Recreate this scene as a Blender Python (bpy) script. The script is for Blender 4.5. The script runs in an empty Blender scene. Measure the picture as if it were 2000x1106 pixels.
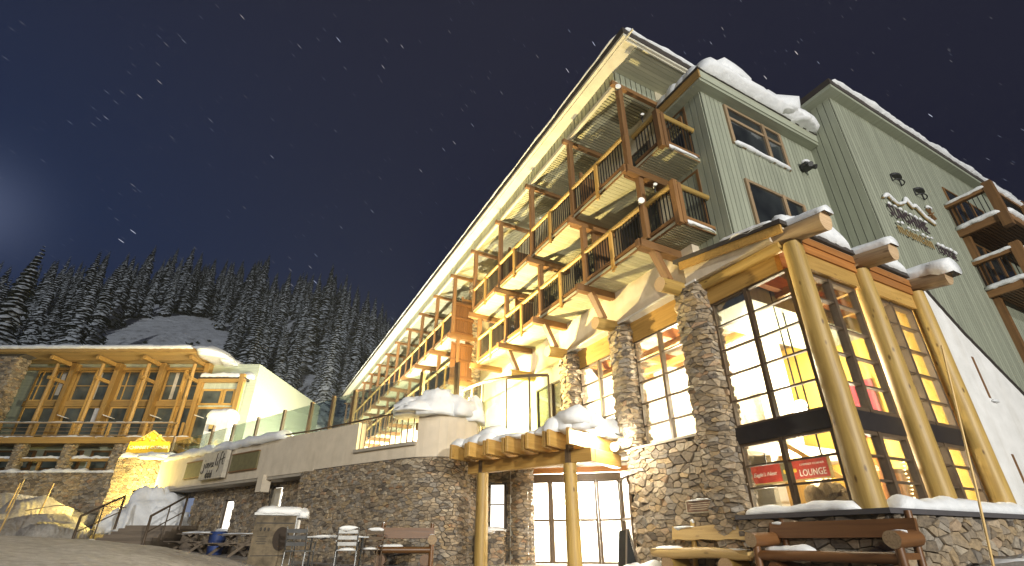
import bpy, math, random
from mathutils import Vector, Matrix, noise
R_ = math.radians
random.seed(7)
SC = bpy.context.scene
COL = SC.collection

# ------------------------------------------------------------------ camera
PSI, PIT = R_(27.75), R_(26.08)
cam_d = bpy.data.cameras.new("camera")
cam = bpy.data.objects.new("camera", cam_d); COL.objects.link(cam)
cam.location = (0, 0, .62)
cam.rotation_euler = (R_(90) + PIT, 0, -PSI)
cam_d.sensor_width = 36; cam_d.lens = 36 * 943 / 2000
cam_d.shift_y = 44 / 2000
cam_d.clip_start = .05; cam_d.clip_end = 3000
SC.camera = cam
SC.view_settings.view_transform = 'Standard'; SC.view_settings.look = 'None'
SC.view_settings.exposure = 0; SC.view_settings.gamma = 1
SC.render.engine = 'CYCLES'
SC.cycles.use_adaptive_sampling = True
SC.cycles.max_bounces = 6; SC.cycles.transparent_max_bounces = 12
SC.cycles.sample_clamp_indirect = 4
SC.cycles.caustics_reflective = False; SC.cycles.caustics_refractive = False
SC.cycles.use_denoising = True

CR = Vector((math.cos(PSI), -math.sin(PSI), 0))           # camera right, used to orient the lodge and the sky
CQ = Vector((math.sin(PSI), math.cos(PSI), 0))            # level view direction

# ------------------------------------------------------------------ world: night sky with star trails
W = bpy.data.worlds.new("World"); SC.world = W; W.use_nodes = True
nt = W.node_tree; nt.nodes.clear()
class NT:
    def __init__(s, t): s.t = t
    def n(s, ty, **k):
        o = s.t.nodes.new(ty)
        ins = k.pop('ins', {})
        for a, b in k.items(): setattr(o, a, b)
        for a, b in ins.items(): s.set(o.inputs[a], b)
        return o
    def set(s, sock, b):
        if isinstance(b, bpy.types.NodeSocket): s.t.links.new(b, sock)
        else: sock.default_value = b
    def math(s, op, a, b=0.0, c=None, clamp=False):
        o = s.t.nodes.new('ShaderNodeMath'); o.operation = op; o.use_clamp = clamp
        s.set(o.inputs[0], a); s.set(o.inputs[1], b)
        if c is not None: s.set(o.inputs[2], c)
        return o.outputs[0]
    def dot(s, a, v):
        o = s.t.nodes.new('ShaderNodeVectorMath'); o.operation = 'DOT_PRODUCT'
        s.set(o.inputs[0], a); s.set(o.inputs[1], v); return o.outputs['Value']
    def mix(s, f, a, b, mode='MIX'):
        o = s.t.nodes.new('ShaderNodeMix'); o.data_type = 'RGBA'; o.blend_type = mode
        s.set(o.inputs[0], f); s.set(o.inputs[6], a); s.set(o.inputs[7], b); return o.outputs[2]
    def ramp(s, f, stops, interp='LINEAR'):
        o = s.t.nodes.new('ShaderNodeValToRGB'); cr = o.color_ramp; cr.interpolation = interp
        while len(cr.elements) < len(stops): cr.elements.new(.5)
        for e, (p, c) in zip(cr.elements, stops):
            e.position = p; e.color = (*c, 1) if len(c) == 3 else c
        s.set(o.inputs[0], f); return o.outputs[0]
    def mapr(s, v, a, b, c=0.0, d=1.0):
        o = s.t.nodes.new('ShaderNodeMapRange')
        for i, x in enumerate((v, a, b, c, d)): s.set(o.inputs[i], x)
        return o.outputs[0]

w = NT(nt)
tc = w.n('ShaderNodeTexCoord'); D = tc.outputs['Generated']
camF = (CQ * math.cos(PIT) + Vector((0, 0, math.sin(PIT)))).normalized()
camU = CR.cross(camF).normalized()
def pixdir(x, y): return (camF + CR * ((x - 1000) / 943) - camU * ((y - 597) / 943)).normalized()
side = w.dot(D, CR)
elev = w.dot(D, Vector((0, 0, 1)))
base = w.ramp(w.mapr(side, -.75, .75), [(0, (.0140, .0270, .080)), (.3, (.0120, .0200, .060)), (.55, (.0115, .0150, .043)), (1, (.0120, .0125, .032))])
hi = w.mapr(elev, .45, .98)
base = w.mix(hi, base, (.026, .026, .046, 1))
moon = w.dot(D, pixdir(-75, 405))
glow = w.math('POWER', w.math('MAXIMUM', moon, 0), 420)
glow2 = w.math('POWER', w.math('MAXIMUM', moon, 0), 14)
base = w.mix(1, base, w.mix(glow, (0, 0, 0, 1), (.085, .10, .15, 1)), 'ADD')
base = w.mix(1, base, w.mix(glow2, (0, 0, 0, 1), (.001, .004, .012, 1)), 'ADD')
AX = (-.75 * CR - .65 * camU).normalized(); E1 = AX.cross(camF).normalized()
th = w.math('ARCCOSINE', w.dot(D, AX)); ph = w.math('ARCTAN2', w.dot(D, E1), w.dot(D, camF))
stars = None
for (sx, sy, thr, pw, gain, off) in ((3.6, 42, .022, 10, 3.0, 0.0), (5.4, 60, .029, 5, .8, 3.7), (8.7, 86, .044, 3, .24, 9.1)):
    cv = w.n('ShaderNodeCombineXYZ', ins={0: w.math('MULTIPLY_ADD', ph, sx, off), 1: w.math('MULTIPLY_ADD', th, sy, off * 3)})
    vo = w.n('ShaderNodeTexVoronoi', voronoi_dimensions='2D', feature='F1', ins={'Vector': cv.outputs[0], 'Scale': 1.0})
    m = w.mapr(vo.outputs['Distance'], thr, thr * .35)
    sep = w.n('ShaderNodeSeparateColor', ins={0: vo.outputs['Color']})
    br = w.math('MULTIPLY', w.math('POWER', sep.outputs[0], pw), gain)
    c = w.mix(sep.outputs[1], (.62, .74, 1, 1), (1, .93, .86, 1))
    v = w.mix(w.math('MULTIPLY', m, br), (0, 0, 0, 1), c)
    stars = v if stars is None else w.mix(1, stars, v, 'ADD')
fade = w.mapr(elev, .12, .45)
stars = w.mix(fade, (0, 0, 0, 1), stars)
tot = w.mix(1, base, stars, 'ADD')
bg = w.n('ShaderNodeBackground', ins={0: tot, 1: .70})
out = w.n('ShaderNodeOutputWorld', ins={0: bg.outputs[0]})

# ------------------------------------------------------------------ lights that reach the scene from the yard, plus added stand-in moonlight
def lamp(name, ty, loc, power, color, target=None, size=.1, **k):
    d = bpy.data.lights.new(name, ty); d.energy = power; d.color = color
    if ty == 'SUN': d.angle = size
    elif ty == 'AREA': d.size = size
    else: d.shadow_soft_size = size
    for a, b in k.items(): setattr(d, a, b)
    o = bpy.data.objects.new(name, d); COL.objects.link(o); o.location = loc
    if target is not None:
        o.rotation_euler = (Vector(target) - Vector(loc)).to_track_quat('-Z', 'Y').to_euler()
    return o
lamp('moon_fill', 'SUN', (-40, -60, 60), 1.0, (.95, .98, 1), (0, 60, 20), R_(.5))  # added fill from behind the camera; the moon's own glow stands at left
lamp('yard_flood', 'SPOT', (-7, -11, 6.5), 11000, (1, .88, .66), (2.5, 18, 3), .15, spot_size=R_(60), spot_blend=.6)
lamp('yard_flood', 'SPOT', (5, -21, 7.5), 27000, (1, .965, .88), (11.5, 8, 7.5), .18, spot_size=R_(74), spot_blend=.5)

# ------------------------------------------------------------------ materials
MATS = {}
def mat(name, fn):
    m = bpy.data.materials.new(name); m.use_nodes = True; t = m.node_tree; t.nodes.clear()
    x = NT(t); sh, disp = fn(x)
    o = x.n('ShaderNodeOutputMaterial', ins={0: sh})
    MATS[name] = m; return m
def bsdf(x, col, rough=.6, bump=None, bs=.3, bd=.02, **k):
    b = x.n('ShaderNodeBsdfPrincipled', ins={'Base Color': col, 'Roughness': rough})
    for a, v in k.items(): x.set(b.inputs[a.replace('_', ' ')], v)
    if bump is not None:
        bm = x.n('ShaderNodeBump', ins={'Strength': bs, 'Distance': bd, 'Height': bump})
        x.t.links.new(bm.outputs[0], b.inputs['Normal'])
    return b.outputs[0]
def obj_co(x): return x.n('ShaderNodeTexCoord').outputs['Object']
def noise_(x, co, sc, det=4, rough=.55, dist=0, out=0):
    return x.n('ShaderNodeTexNoise', ins={'Vector': co, 'Scale': sc, 'Detail': det, 'Roughness': rough, 'Distortion': dist}).outputs[out]
def scaled(x, co, s):
    return x.n('ShaderNodeMapping', ins={'Vector': co, 'Scale': s}).outputs[0]
def attr(x, nm, o='Vector'): return x.n('ShaderNodeAttribute', attribute_name=nm).outputs[o]

def wood(name, dark, light, rough=.55, knots=.5):
    def f(x):
        g = attr(x, 'grain'); ti = attr(x, 'tint', 'Fac')
        a = noise_(x, scaled(x, g, (.9, 16, 16)), 1.0, 5, .6, .4)
        b = noise_(x, scaled(x, g, (.5, 2.2, 2.2)), 1.0, 3)
        c = x.ramp(a, [(.25, dark), (.72, light)])
        c = x.mix(x.mapr(b, .3, .75, 0, .55), c, x.mix(.5, (*dark, 1), c))
        tin = x.mapr(ti, 0, 1, .78, 1.15)
        c = x.mix(1, c, x.n('ShaderNodeCombineColor', ins={0: tin, 1: tin, 2: tin}).outputs[0], 'MULTIPLY')
        vo = x.n('ShaderNodeTexVoronoi', ins={'Vector': scaled(x, g, (2.1, 5.5, 5.5)), 'Scale': 1.0})
        k = x.math('MULTIPLY', x.mapr(vo.outputs['Distance'], .16, .07), knots)
        c = x.mix(k, c, (dark[0] * .35, dark[1] * .28, dark[2] * .25, 1))
        return bsdf(x, c, rough, a, .25, .01), None
    return mat(name, f)
wood('honey_log', (.30, .185, .045), (.54, .365, .11), .5, .9)
wood('glulam', (.38, .215, .05), (.61, .375, .11), .5, .5)
wood('cedar', (.14, .068, .024), (.27, .14, .05), .55, .3)
wood('lodge_timber', (.29, .165, .045), (.47, .29, .085), .55, .3)
wood('orange_plank', (.32, .12, .025), (.52, .22, .055), .55, .4)
wood('grey_log', (.20, .13, .07), (.40, .29, .17), .7, .6)
wood('log_end', (.42, .27, .14), (.66, .48, .29), .7, .1)
wood('bench_dark', (.11, .047, .016), (.20, .09, .03), .45, .3)
wood('bench_red', (.085, .036, .009), (.165, .072, .018), .4, .3)
wood('bench_pale', (.42, .27, .10), (.66, .47, .20), .5, .5)
wood('old_board', (.13, .10, .075), (.24, .19, .14), .75, .3)
wood('bamboo', (.42, .26, .08), (.62, .43, .16), .45, .2)

def _stone(x, warm=1.0):
    co = obj_co(x); ti = attr(x, 'tint', 'Fac')
    c = x.ramp(ti, [(0, (.12, .10, .083)), (.18, (.24, .19, .13)), (.36, (.34, .275, .195)), (.5, (.20, .18, .158)), (.64, (.37, .275, .16)), (.78, (.28, .255, .225)), (.9, (.46, .39, .29)), (1, (.30, .185, .105))])
    n1 = noise_(x, scaled(x, co, (1, 1, 1.8)), 9, 6, .65)
    n2 = noise_(x, co, 30, 4, .6)
    c = x.mix(1, c, x.ramp(n1, [(.25, (.45, .43, .40)), (.5, (.95, .93, .9)), (.75, (1.35, 1.28, 1.15))]), 'MULTIPLY')
    h = x.math('ADD', n1, x.math('MULTIPLY', n2, .35))
    return bsdf(x, c, .85, h, .9, .03), None
mat('stone', _stone)
def _mortar(x):
    n = noise_(x, obj_co(x), 14, 4)
    return bsdf(x, x.ramp(n, [(.3, (.06, .052, .043)), (.7, (.14, .12, .098))]), .95, n, .6, .02), None
mat('mortar', _mortar)
def _stucco(c):
    def f(x):
        co = obj_co(x); n = noise_(x, co, 2.2, 5, .6); n2 = noise_(x, co, 45, 3)
        st = noise_(x, scaled(x, co, (3, 3, .35)), 1.0, 4, .6)
        col = x.mix(1, (*c, 1), x.ramp(n, [(.3, (.86, .85, .83)), (.7, (1.04, 1.03, 1.02))]), 'MULTIPLY')
        col = x.mix(1, col, x.ramp(st, [(.32, (.93, .92, .90)), (.5, (1, 1, 1))]), 'MULTIPLY')
        return bsdf(x, col, .85, n2, .25, .01), None
    return f
mat('stucco', _stucco((.66, .58, .46))); mat('white_stucco', _stucco((.80, .80, .79))); mat('plaster', _stucco((.86, .80, .66)))
mat('cream_wall', _stucco((.62, .57, .42))); mat('yellow_plaster', _stucco((.66, .44, .09))); mat('capstone', _stucco((.075, .07, .075)))
mat('pale_soffit', _stucco((.66, .63, .52)))
mat('concrete', _stucco((.38, .34, .28)))
def _siding(c):
    def f(x):
        g = attr(x, 'grain'); ti = attr(x, 'tint', 'Fac')
        n = noise_(x, scaled(x, g, (.7, 9, 9)), 1.0, 4)
        k = x.mapr(ti, 0, 1, .86, 1.1)
        col = x.mix(1, (*c, 1), x.n('ShaderNodeCombineColor', ins={0: k, 1: k, 2: k}).outputs[0], 'MULTIPLY')
        col = x.mix(1, col, x.ramp(n, [(.3, (.84, .84, .84)), (.7, (1.06, 1.06, 1.06))]), 'MULTIPLY')
        return bsdf(x, col, .6, n, .15, .005), None
    return f
mat('siding', _siding((.325, .345, .262))); mat('ceiling_slat', _siding((.47, .46, .33))); mat('lodge_siding', _siding((.48, .53, .42)))
def _plain(c, rough=.5, metal=0.0, var=.15):
    def f(x):
        n = noise_(x, obj_co(x), 6, 4)
        col = x.mix(1, (*c, 1), x.ramp(n, [(.3, (1 - var,) * 3), (.7, (1 + var,) * 3)]), 'MULTIPLY')
        return bsdf(x, col, rough, None, Metallic=metal), None
    return f
mat('bronze', _plain((.095, .064, .038), .5)); mat('black_metal', _plain((.018, .018, .02), .4, .3)); mat('dark_band', _plain((.022, .018, .018), .5))
mat('roof_edge', _plain((.045, .036, .03), .7)); mat('steel', _plain((.20, .205, .21), .4, .8)); mat('near_black', _plain((.01, .01, .01), .9))  # the near-black one also backs siding boards, painting shade into their gaps
mat('red_sign', _plain((.42, .045, .025), .45, 0, .2)); mat('gold_letter', _plain((.30, .21, .085), .6)); mat('sign_purple', _plain((.065, .045, .052), .6))
mat('gold_frame', _plain((.45, .33, .12), .5)); mat('white_paint', _plain((.82, .80, .74), .5)); mat('yellow_paint', _plain((.80, .55, .06), .5))
mat('yellow_sign', _plain((.75, .50, .04), .5)); mat('olive_board', _plain((.17, .15, .07), .7)); mat('pale_board', _plain((.52, .47, .38), .7))
mat('ink', _plain((.03, .025, .02), .7)); mat('plaque_bronze', _plain((.20, .12, .085), .5, .3, .3)); mat('plaque_rim', _plain((.55, .50, .38), .6))
mat('blue_plastic', _plain((.03, .06, .20), .5)); mat('red_cloth', _plain((.30, .03, .04), .8)); mat('orange_net', _plain((.40, .10, .03), .8))
mat('cart_panel', _plain((.115, .09, .058), .9, 0, .5)); mat('cart_body', _plain((.045, .04, .038), .8, .0)); mat('brown_print', _plain((.028, .019, .013), .9)); mat('paper', _plain((.70, .66, .60), .7))
mat('lamp_shell', _plain((.03, .03, .03), .5)); mat('green_plate', _plain((.28, .33, .22), .6))
mat('wallpaper_photo', _plain((.30, .27, .20), .7, 0, .6))
def _snow(x):
    co = obj_co(x); n = noise_(x, co, 5, 5, .6); n2 = noise_(x, co, 60, 3, .7)
    h = x.math('ADD', n, x.math('MULTIPLY', n2, .25))
    return bsdf(x, x.ramp(n, [(.3, (.74, .76, .78)), (.7, (.86, .87, .88))]), .75, h, .6, .05), None
mat('snow', _snow)
def _ground(x):
    co = obj_co(x)
    n = noise_(x, co, .8, 5, .6); n2 = noise_(x, co, 7, 6, .7); n3 = noise_(x, co, 40, 3, .7)
    wv = x.n('ShaderNodeTexWave', wave_type='BANDS', bands_direction='DIAGONAL', ins={'Vector': scaled(x, co, (1, .55, 0)), 'Scale': 2.6, 'Distortion': 5.0, 'Detail': 2.0, 'Detail Scale': .6}).outputs['Fac']
    msk = x.mapr(noise_(x, co, .45, 2), .46, .60)
    h = x.math('ADD', x.math('MULTIPLY', n2, 1.0), x.math('ADD', x.math('MULTIPLY', n3, .35), x.math('MULTIPLY', x.math('MULTIPLY', wv, msk), .55)))
    c = x.ramp(n, [(.3, (.40, .36, .315)), (.7, (.62, .585, .535))])
    c = x.mix(1, c, x.ramp(n2, [(.3, (.62, .60, .57)), (.62, (1, 1, 1))]), 'MULTIPLY')
    return bsdf(x, c, .85, h, 1.0, .11), None
mat('packed_snow', _ground)
def _hill(x):
    co = obj_co(x); n = noise_(x, co, .07, 6, .65); n2 = noise_(x, co, .5, 5, .7)
    c = x.ramp(n2, [(.30, (.16, .15, .145)), (.42, (.52, .54, .57)), (.7, (.72, .75, .80))])
    return bsdf(x, c, .85, n2, .9, 1.0), None
mat('hill_snow', _hill)
def _fol(x):
    geo = x.n('ShaderNodeNewGeometry'); nz = x.n('ShaderNodeSeparateXYZ', ins={0: geo.outputs['Normal']}).outputs[2]
    co = obj_co(x); n = noise_(x, co, 1.6, 3); n2 = noise_(x, co, .5, 3)
    s = x.math('ADD', nz, x.math('MULTIPLY', x.math('SUBTRACT', n, .5), 2.2))
    f = x.mapr(s, .18, .56)
    g = x.ramp(n2, [(.3, (.014, .020, .013)), (.7, (.035, .042, .026))])
    return bsdf(x, x.mix(f, g, (.62, .66, .70, 1)), .85), None
mat('conifer', _fol)
mat('bark', _plain((.05, .035, .025), .9))
def _glass(tint, refl=.10, rough=.02):
    def f(x):
        t = x.n('ShaderNodeBsdfTransparent', ins={0: (*tint, 1)})
        g = x.n('ShaderNodeBsdfGlossy', ins={0: (1, 1, 1, 1), 'Roughness': rough})
        lw = x.n('ShaderNodeLayerWeight', ins={'Blend': .35})
        fac = x.math('MULTIPLY_ADD', lw.outputs['Fresnel'], .55, refl * .3, clamp=True)
        m = x.n('ShaderNodeMixShader', ins={0: fac, 1: t.outputs[0], 2: g.outputs[0]})
        return m.outputs[0], None
    return f
mat('glass', _glass((.97, .98, .97))); mat('fence_glass', _glass((.86, .93, .89), .2))
def _dglass(x):
    n = noise_(x, obj_co(x), .9, 2)
    c = x.ramp(n, [(.35, (.012, .014, .016)), (.7, (.045, .052, .052))])
    return bsdf(x, c, .06, None, IOR=1.6), None
mat('dark_glass', _dglass)
def _lglass(x):
    n = noise_(x, obj_co(x), .7, 3)
    return bsdf(x, x.ramp(n, [(.35, (.035, .042, .04)), (.7, (.12, .135, .12))]), .08, None, IOR=1.6), None
mat('lodge_glass', _lglass)
def _frost(c, s):
    def f(x):
        return x.n('ShaderNodeEmission', ins={0: (*c, 1), 1: s}).outputs[0], None
    return f
mat('lamp_glow', _frost((1, .93, .78), 25)); mat('bulb_glow', _frost((1, .86, .55), 9)); mat('string_glow', _frost((1, .85, .5), 12))
mat('lit_window', _frost((1, .93, .80), 2.2)); mat('blue_lit_window', _frost((.42, .50, .72), .42))
def _fur(x):
    co = obj_co(x); n = noise_(x, scaled(x, co, (14, 14, 3)), 1.0, 5, .7, .8)
    return bsdf(x, x.ramp(n, [(.3, (.14, .085, .03)), (.7, (.36, .24, .10))]), .95, n, 1, .04), None
mat('straw', _fur)

# ------------------------------------------------------------------ mesh builder
class MB:
    def __init__(s, T=None): s.v = []; s.f = []; s.mi = []; s.g = []; s.t = []; s.T = T; s.sm = []
    def add(s, vs, fs, gs=None, mi=0, tint=None, smooth=False):
        o = len(s.v); tint = random.random() if tint is None else tint
        s.v += [tuple(s.T(Vector(p))) if s.T else tuple(p) for p in vs]
        s.g += [tuple(q) for q in (gs if gs is not None else vs)]
        s.t += [tint] * len(vs)
        for i, f in enumerate(fs):
            s.f.append([o + k for k in f]); s.mi.append(mi[i] if isinstance(mi, list) else mi); s.sm.append(smooth)
    def obox(s, c, ax, ay, az, mi=0, tint=None):
        c, ax, ay, az = map(Vector, (c, ax, ay, az)); L = [ax.length, ay.length, az.length]
        k = sorted(range(3), key=lambda i: -L[i]); off = random.random() * 50
        vs, gs = [], []
        for sx in (-1, 1):
            for sy in (-1, 1):
                for sz in (-1, 1):
                    vs.append(c + ax * sx + ay * sy + az * sz)
                    q = (sx * L[0], sy * L[1], sz * L[2]); gs.append((q[k[0]] + off, q[k[1]] + off * .3, q[k[2]] - off * .7))
        fs = [(0, 1, 3, 2), (4, 6, 7, 5), (0, 4, 5, 1), (2, 3, 7, 6), (0, 2, 6, 4), (1, 5, 7, 3)]
        if ax.cross(ay).dot(az) < 0: fs = [f[::-1] for f in fs]
        s.add(vs, fs, gs, mi, tint)
    def box(s, x0, x1, y0, y1, z0, z1, mi=0, tint=None):
        s.obox(((x0 + x1) / 2, (y0 + y1) / 2, (z0 + z1) / 2), (abs(x1 - x0) / 2, 0, 0), (0, abs(y1 - y0) / 2, 0), (0, 0, abs(z1 - z0) / 2), mi, tint)
    def beam(s, a, b, wd, ht, mi=0, up=(0, 0, 1), tint=None):
        a, b = Vector(a), Vector(b); d = b - a; u = Vector(up)
        if abs(d.normalized().dot(u)) > .98: u = Vector((0, 1, 0))
        sd = d.cross(u).normalized(); u2 = sd.cross(d).normalized()
        s.obox((a + b) / 2, d / 2, sd * wd / 2, u2 * ht / 2, mi, tint)
    def tube(s, a, b, r0, r1=None, n=12, seg=1, wob=0, mi=0, cap=None, tint=None):
        s.path([Vector(a).lerp(Vector(b), i / seg) for i in range(seg + 1)], [r0 + ((r0 if r1 is None else r1) - r0) * i / seg for i in range(seg + 1)], n, wob, mi, cap, tint)
    def path(s, pts, rs, n=8, wob=0, mi=0, cap=None, tint=None):
        pts = [Vector(p) for p in pts]
        if not isinstance(rs, (list, tuple)): rs = [rs] * len(pts)
        off = random.random() * 50; vs, gs, fs, mm = [], [], [], []
        d0 = (pts[1] - pts[0]).normalized(); up = Vector((0, 0, 1)) if abs(d0.z) < .9 else Vector((1, 0, 0))
        L = 0
        for i, p in enumerate(pts):
            d = (pts[min(i + 1, len(pts) - 1)] - pts[max(i - 1, 0)]).normalized()
            sx = d.cross(up).normalized(); sy = sx.cross(d)
            if i: L += (p - pts[i - 1]).length
            for k in range(n):
                an = 2 * math.pi * k / n
                r = rs[i] * (1 + (wob * noise.noise(Vector((k * .9 + off, L * 1.3, off))) if wob else 0))
                vs.append(p + sx * math.cos(an) * r + sy * math.sin(an) * r)
                gs.append((L + off, math.cos(an) * rs[i] + off, math.sin(an) * rs[i]))
        m = len(pts)
        for i in range(m - 1):
            for k in range(n):
                fs.append((i * n + k, (i + 1) * n + k, (i + 1) * n + (k + 1) % n, i * n + (k + 1) % n)); mm.append(mi)
        o = len(s.v); s.add(vs, fs, gs, mm, tint, True)
        cm = mi if cap is None else cap
        tv = s.t[-1]
        for base, rev in ((0, False), ((m - 1) * n, True)):
            ring = [vs[base + k] for k in range(n)]; c = sum(ring, Vector()) / n
            gl = [((p - c).x * 3 + off, (p - c).y * 3, (p - c).z * 3) for p in ring]
            idx = list(range(n)); s.add(ring, [idx[::-1] if rev else idx][0:1], gl, cm, tv)
    def poly(s, pts, vec, mi=0, tint=None):
        pts = [Vector(p) for p in pts]; vec = Vector(vec); n = len(pts)
        vs = pts + [p + vec for p in pts]
        fs = [list(range(n))[::-1], list(range(n, 2 * n))] + [(i, (i + 1) % n, n + (i + 1) % n, n + i) for i in range(n)]
        nm = Vector()
        for i in range(n): nm += pts[i].cross(pts[(i + 1) % n])
        if nm.dot(vec) < 0: fs = [list(f)[::-1] for f in fs]
        s.add(vs, fs, None, mi, tint)
    def build(s, name, mats, parent=None, label=None, bevel=0, smooth=None):
        me = bpy.data.meshes.new(name); me.from_pydata(s.v, [], s.f)
        mats = mats if isinstance(mats, (list, tuple)) else [mats]
        for m in mats: me.materials.append(MATS[m])
        me.polygons.foreach_set('material_index', s.mi)
        me.polygons.foreach_set('use_smooth', [bool(q) if smooth is None else smooth for q in s.sm])
        a = me.attributes.new('grain', 'FLOAT_VECTOR', 'POINT'); a.data.foreach_set('vector', [c for q in s.g for c in q])
        a = me.attributes.new('tint', 'FLOAT', 'POINT'); a.data.foreach_set('value', s.t)
        me.update()
        o = bpy.data.objects.new(name, me); COL.objects.link(o)
        if parent is not None:
            o.parent = parent
            r = parent
            while r.parent is not None: r = r.parent
            if parent is r and r.type == 'EMPTY': o.matrix_parent_inverse = Matrix.Translation(-r.location)
        if label: o['label'] = label
        if bevel:
            bm = o.modifiers.new('bevel', 'BEVEL'); bm.width = bevel; bm.segments = 1; bm.limit_method = 'ANGLE'
        return o
def tag(o, label, cat, group=None, kind=None):
    if label: o['label'] = label
    if cat: o['category'] = cat
    if group: o['group'] = group
    if kind: o['kind'] = kind
    return o
def thing(name, label, cat, loc, group=None):
    o = bpy.data.objects.new(name, None); COL.objects.link(o); o.location = loc; o.empty_display_size = .2
    return tag(o, label, cat, group)
def dup(root, loc, rz=None, sc=None, label=None):
    def cp(o, par):
        c = o.copy(); COL.objects.link(c)
        if par is not None: c.parent = par
        for ch in kids.get(o.name, []): cp(ch, c)
        return c
    kids = {}
    for o in root.children_recursive: kids.setdefault(o.parent.name, []).append(o)
    r = cp(root, None); r.location = loc
    if rz is not None: r.rotation_euler = (0, 0, rz)
    if sc is not None: r.scale = sc
    if label: r['label'] = label
    return r
def fbm(x, y, z=0.0, o=3): return noise.fractal(Vector((x, y, z)), 1.0, 2.0, o)
def smooth(a, b, x):
    t = max(0, min(1, (x - a) / (b - a))); return t * t * (3 - 2 * t)
def lerp_tab(tab, x):
    if x <= tab[0][0]: return tab[0][1]
    for (a, b), (c, d) in zip(tab, tab[1:]):
        if x <= c: return b + (d - b) * (x - a) / (c - a)
    return tab[-1][1]

# rubble masonry: irregular convex stones cut as Voronoi cells on a wall path, each standing proud of the mortar
def clip(poly, a, b, c):                         # keep a*x+b*y<=c
    out = []
    n = len(poly)
    for i in range(n):
        p, q = poly[i], poly[(i + 1) % n]
        dp, dq = a * p[0] + b * p[1] - c, a * q[0] + b * q[1] - c
        if dp <= 0: out.append(p)
        if dp * dq < 0:
            t = dp / (dp - dq); out.append((p[0] + (q[0] - p[0]) * t, p[1] + (q[1] - p[1]) * t))
    return out
class Path2:
    def __init__(s, pts):
        s.p = [Vector((a, b, 0)) for a, b in pts]; s.l = [0]
        for a, b in zip(s.p, s.p[1:]): s.l.append(s.l[-1] + (b - a).length)
        s.L = s.l[-1]
        s.n = []
        for i in range(len(s.p)):
            d = (s.p[min(i + 1, len(s.p) - 1)] - s.p[max(i - 1, 0)]).normalized(); s.n.append(Vector((d.y, -d.x, 0)))
    def at(s, t, flat=False):
        for i in range(len(s.p) - 1):
            if t <= s.l[i + 1] or i == len(s.p) - 2:
                k = (t - s.l[i]) / (s.l[i + 1] - s.l[i]); d = (s.p[i + 1] - s.p[i]).normalized()
                n = Vector((d.y, -d.x, 0)) if flat else s.n[i].lerp(s.n[i + 1], max(0, min(1, k))).normalized()
                return s.p[i].lerp(s.p[i + 1], k), n
def curve_pts(pts, step=.3):
    out = []
    P = [Vector((a, b, 0)) for a, b in pts]; P = [2 * P[0] - P[1]] + P + [2 * P[-1] - P[-2]]
    for i in range(1, len(P) - 2):
        n = max(1, int((P[i + 1] - P[i]).length / step))
        for k in range(n):
            t = k / n; a, b, c, d = P[i - 1:i + 3]
            q = .5 * ((2 * b) + (c - a) * t + (2 * a - 5 * b + 4 * c - d) * t * t + (3 * b - a - 3 * c + d) * t ** 3)
            out.append((q.x, q.y))
    return out + [(pts[-1][0], pts[-1][1])]
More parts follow.
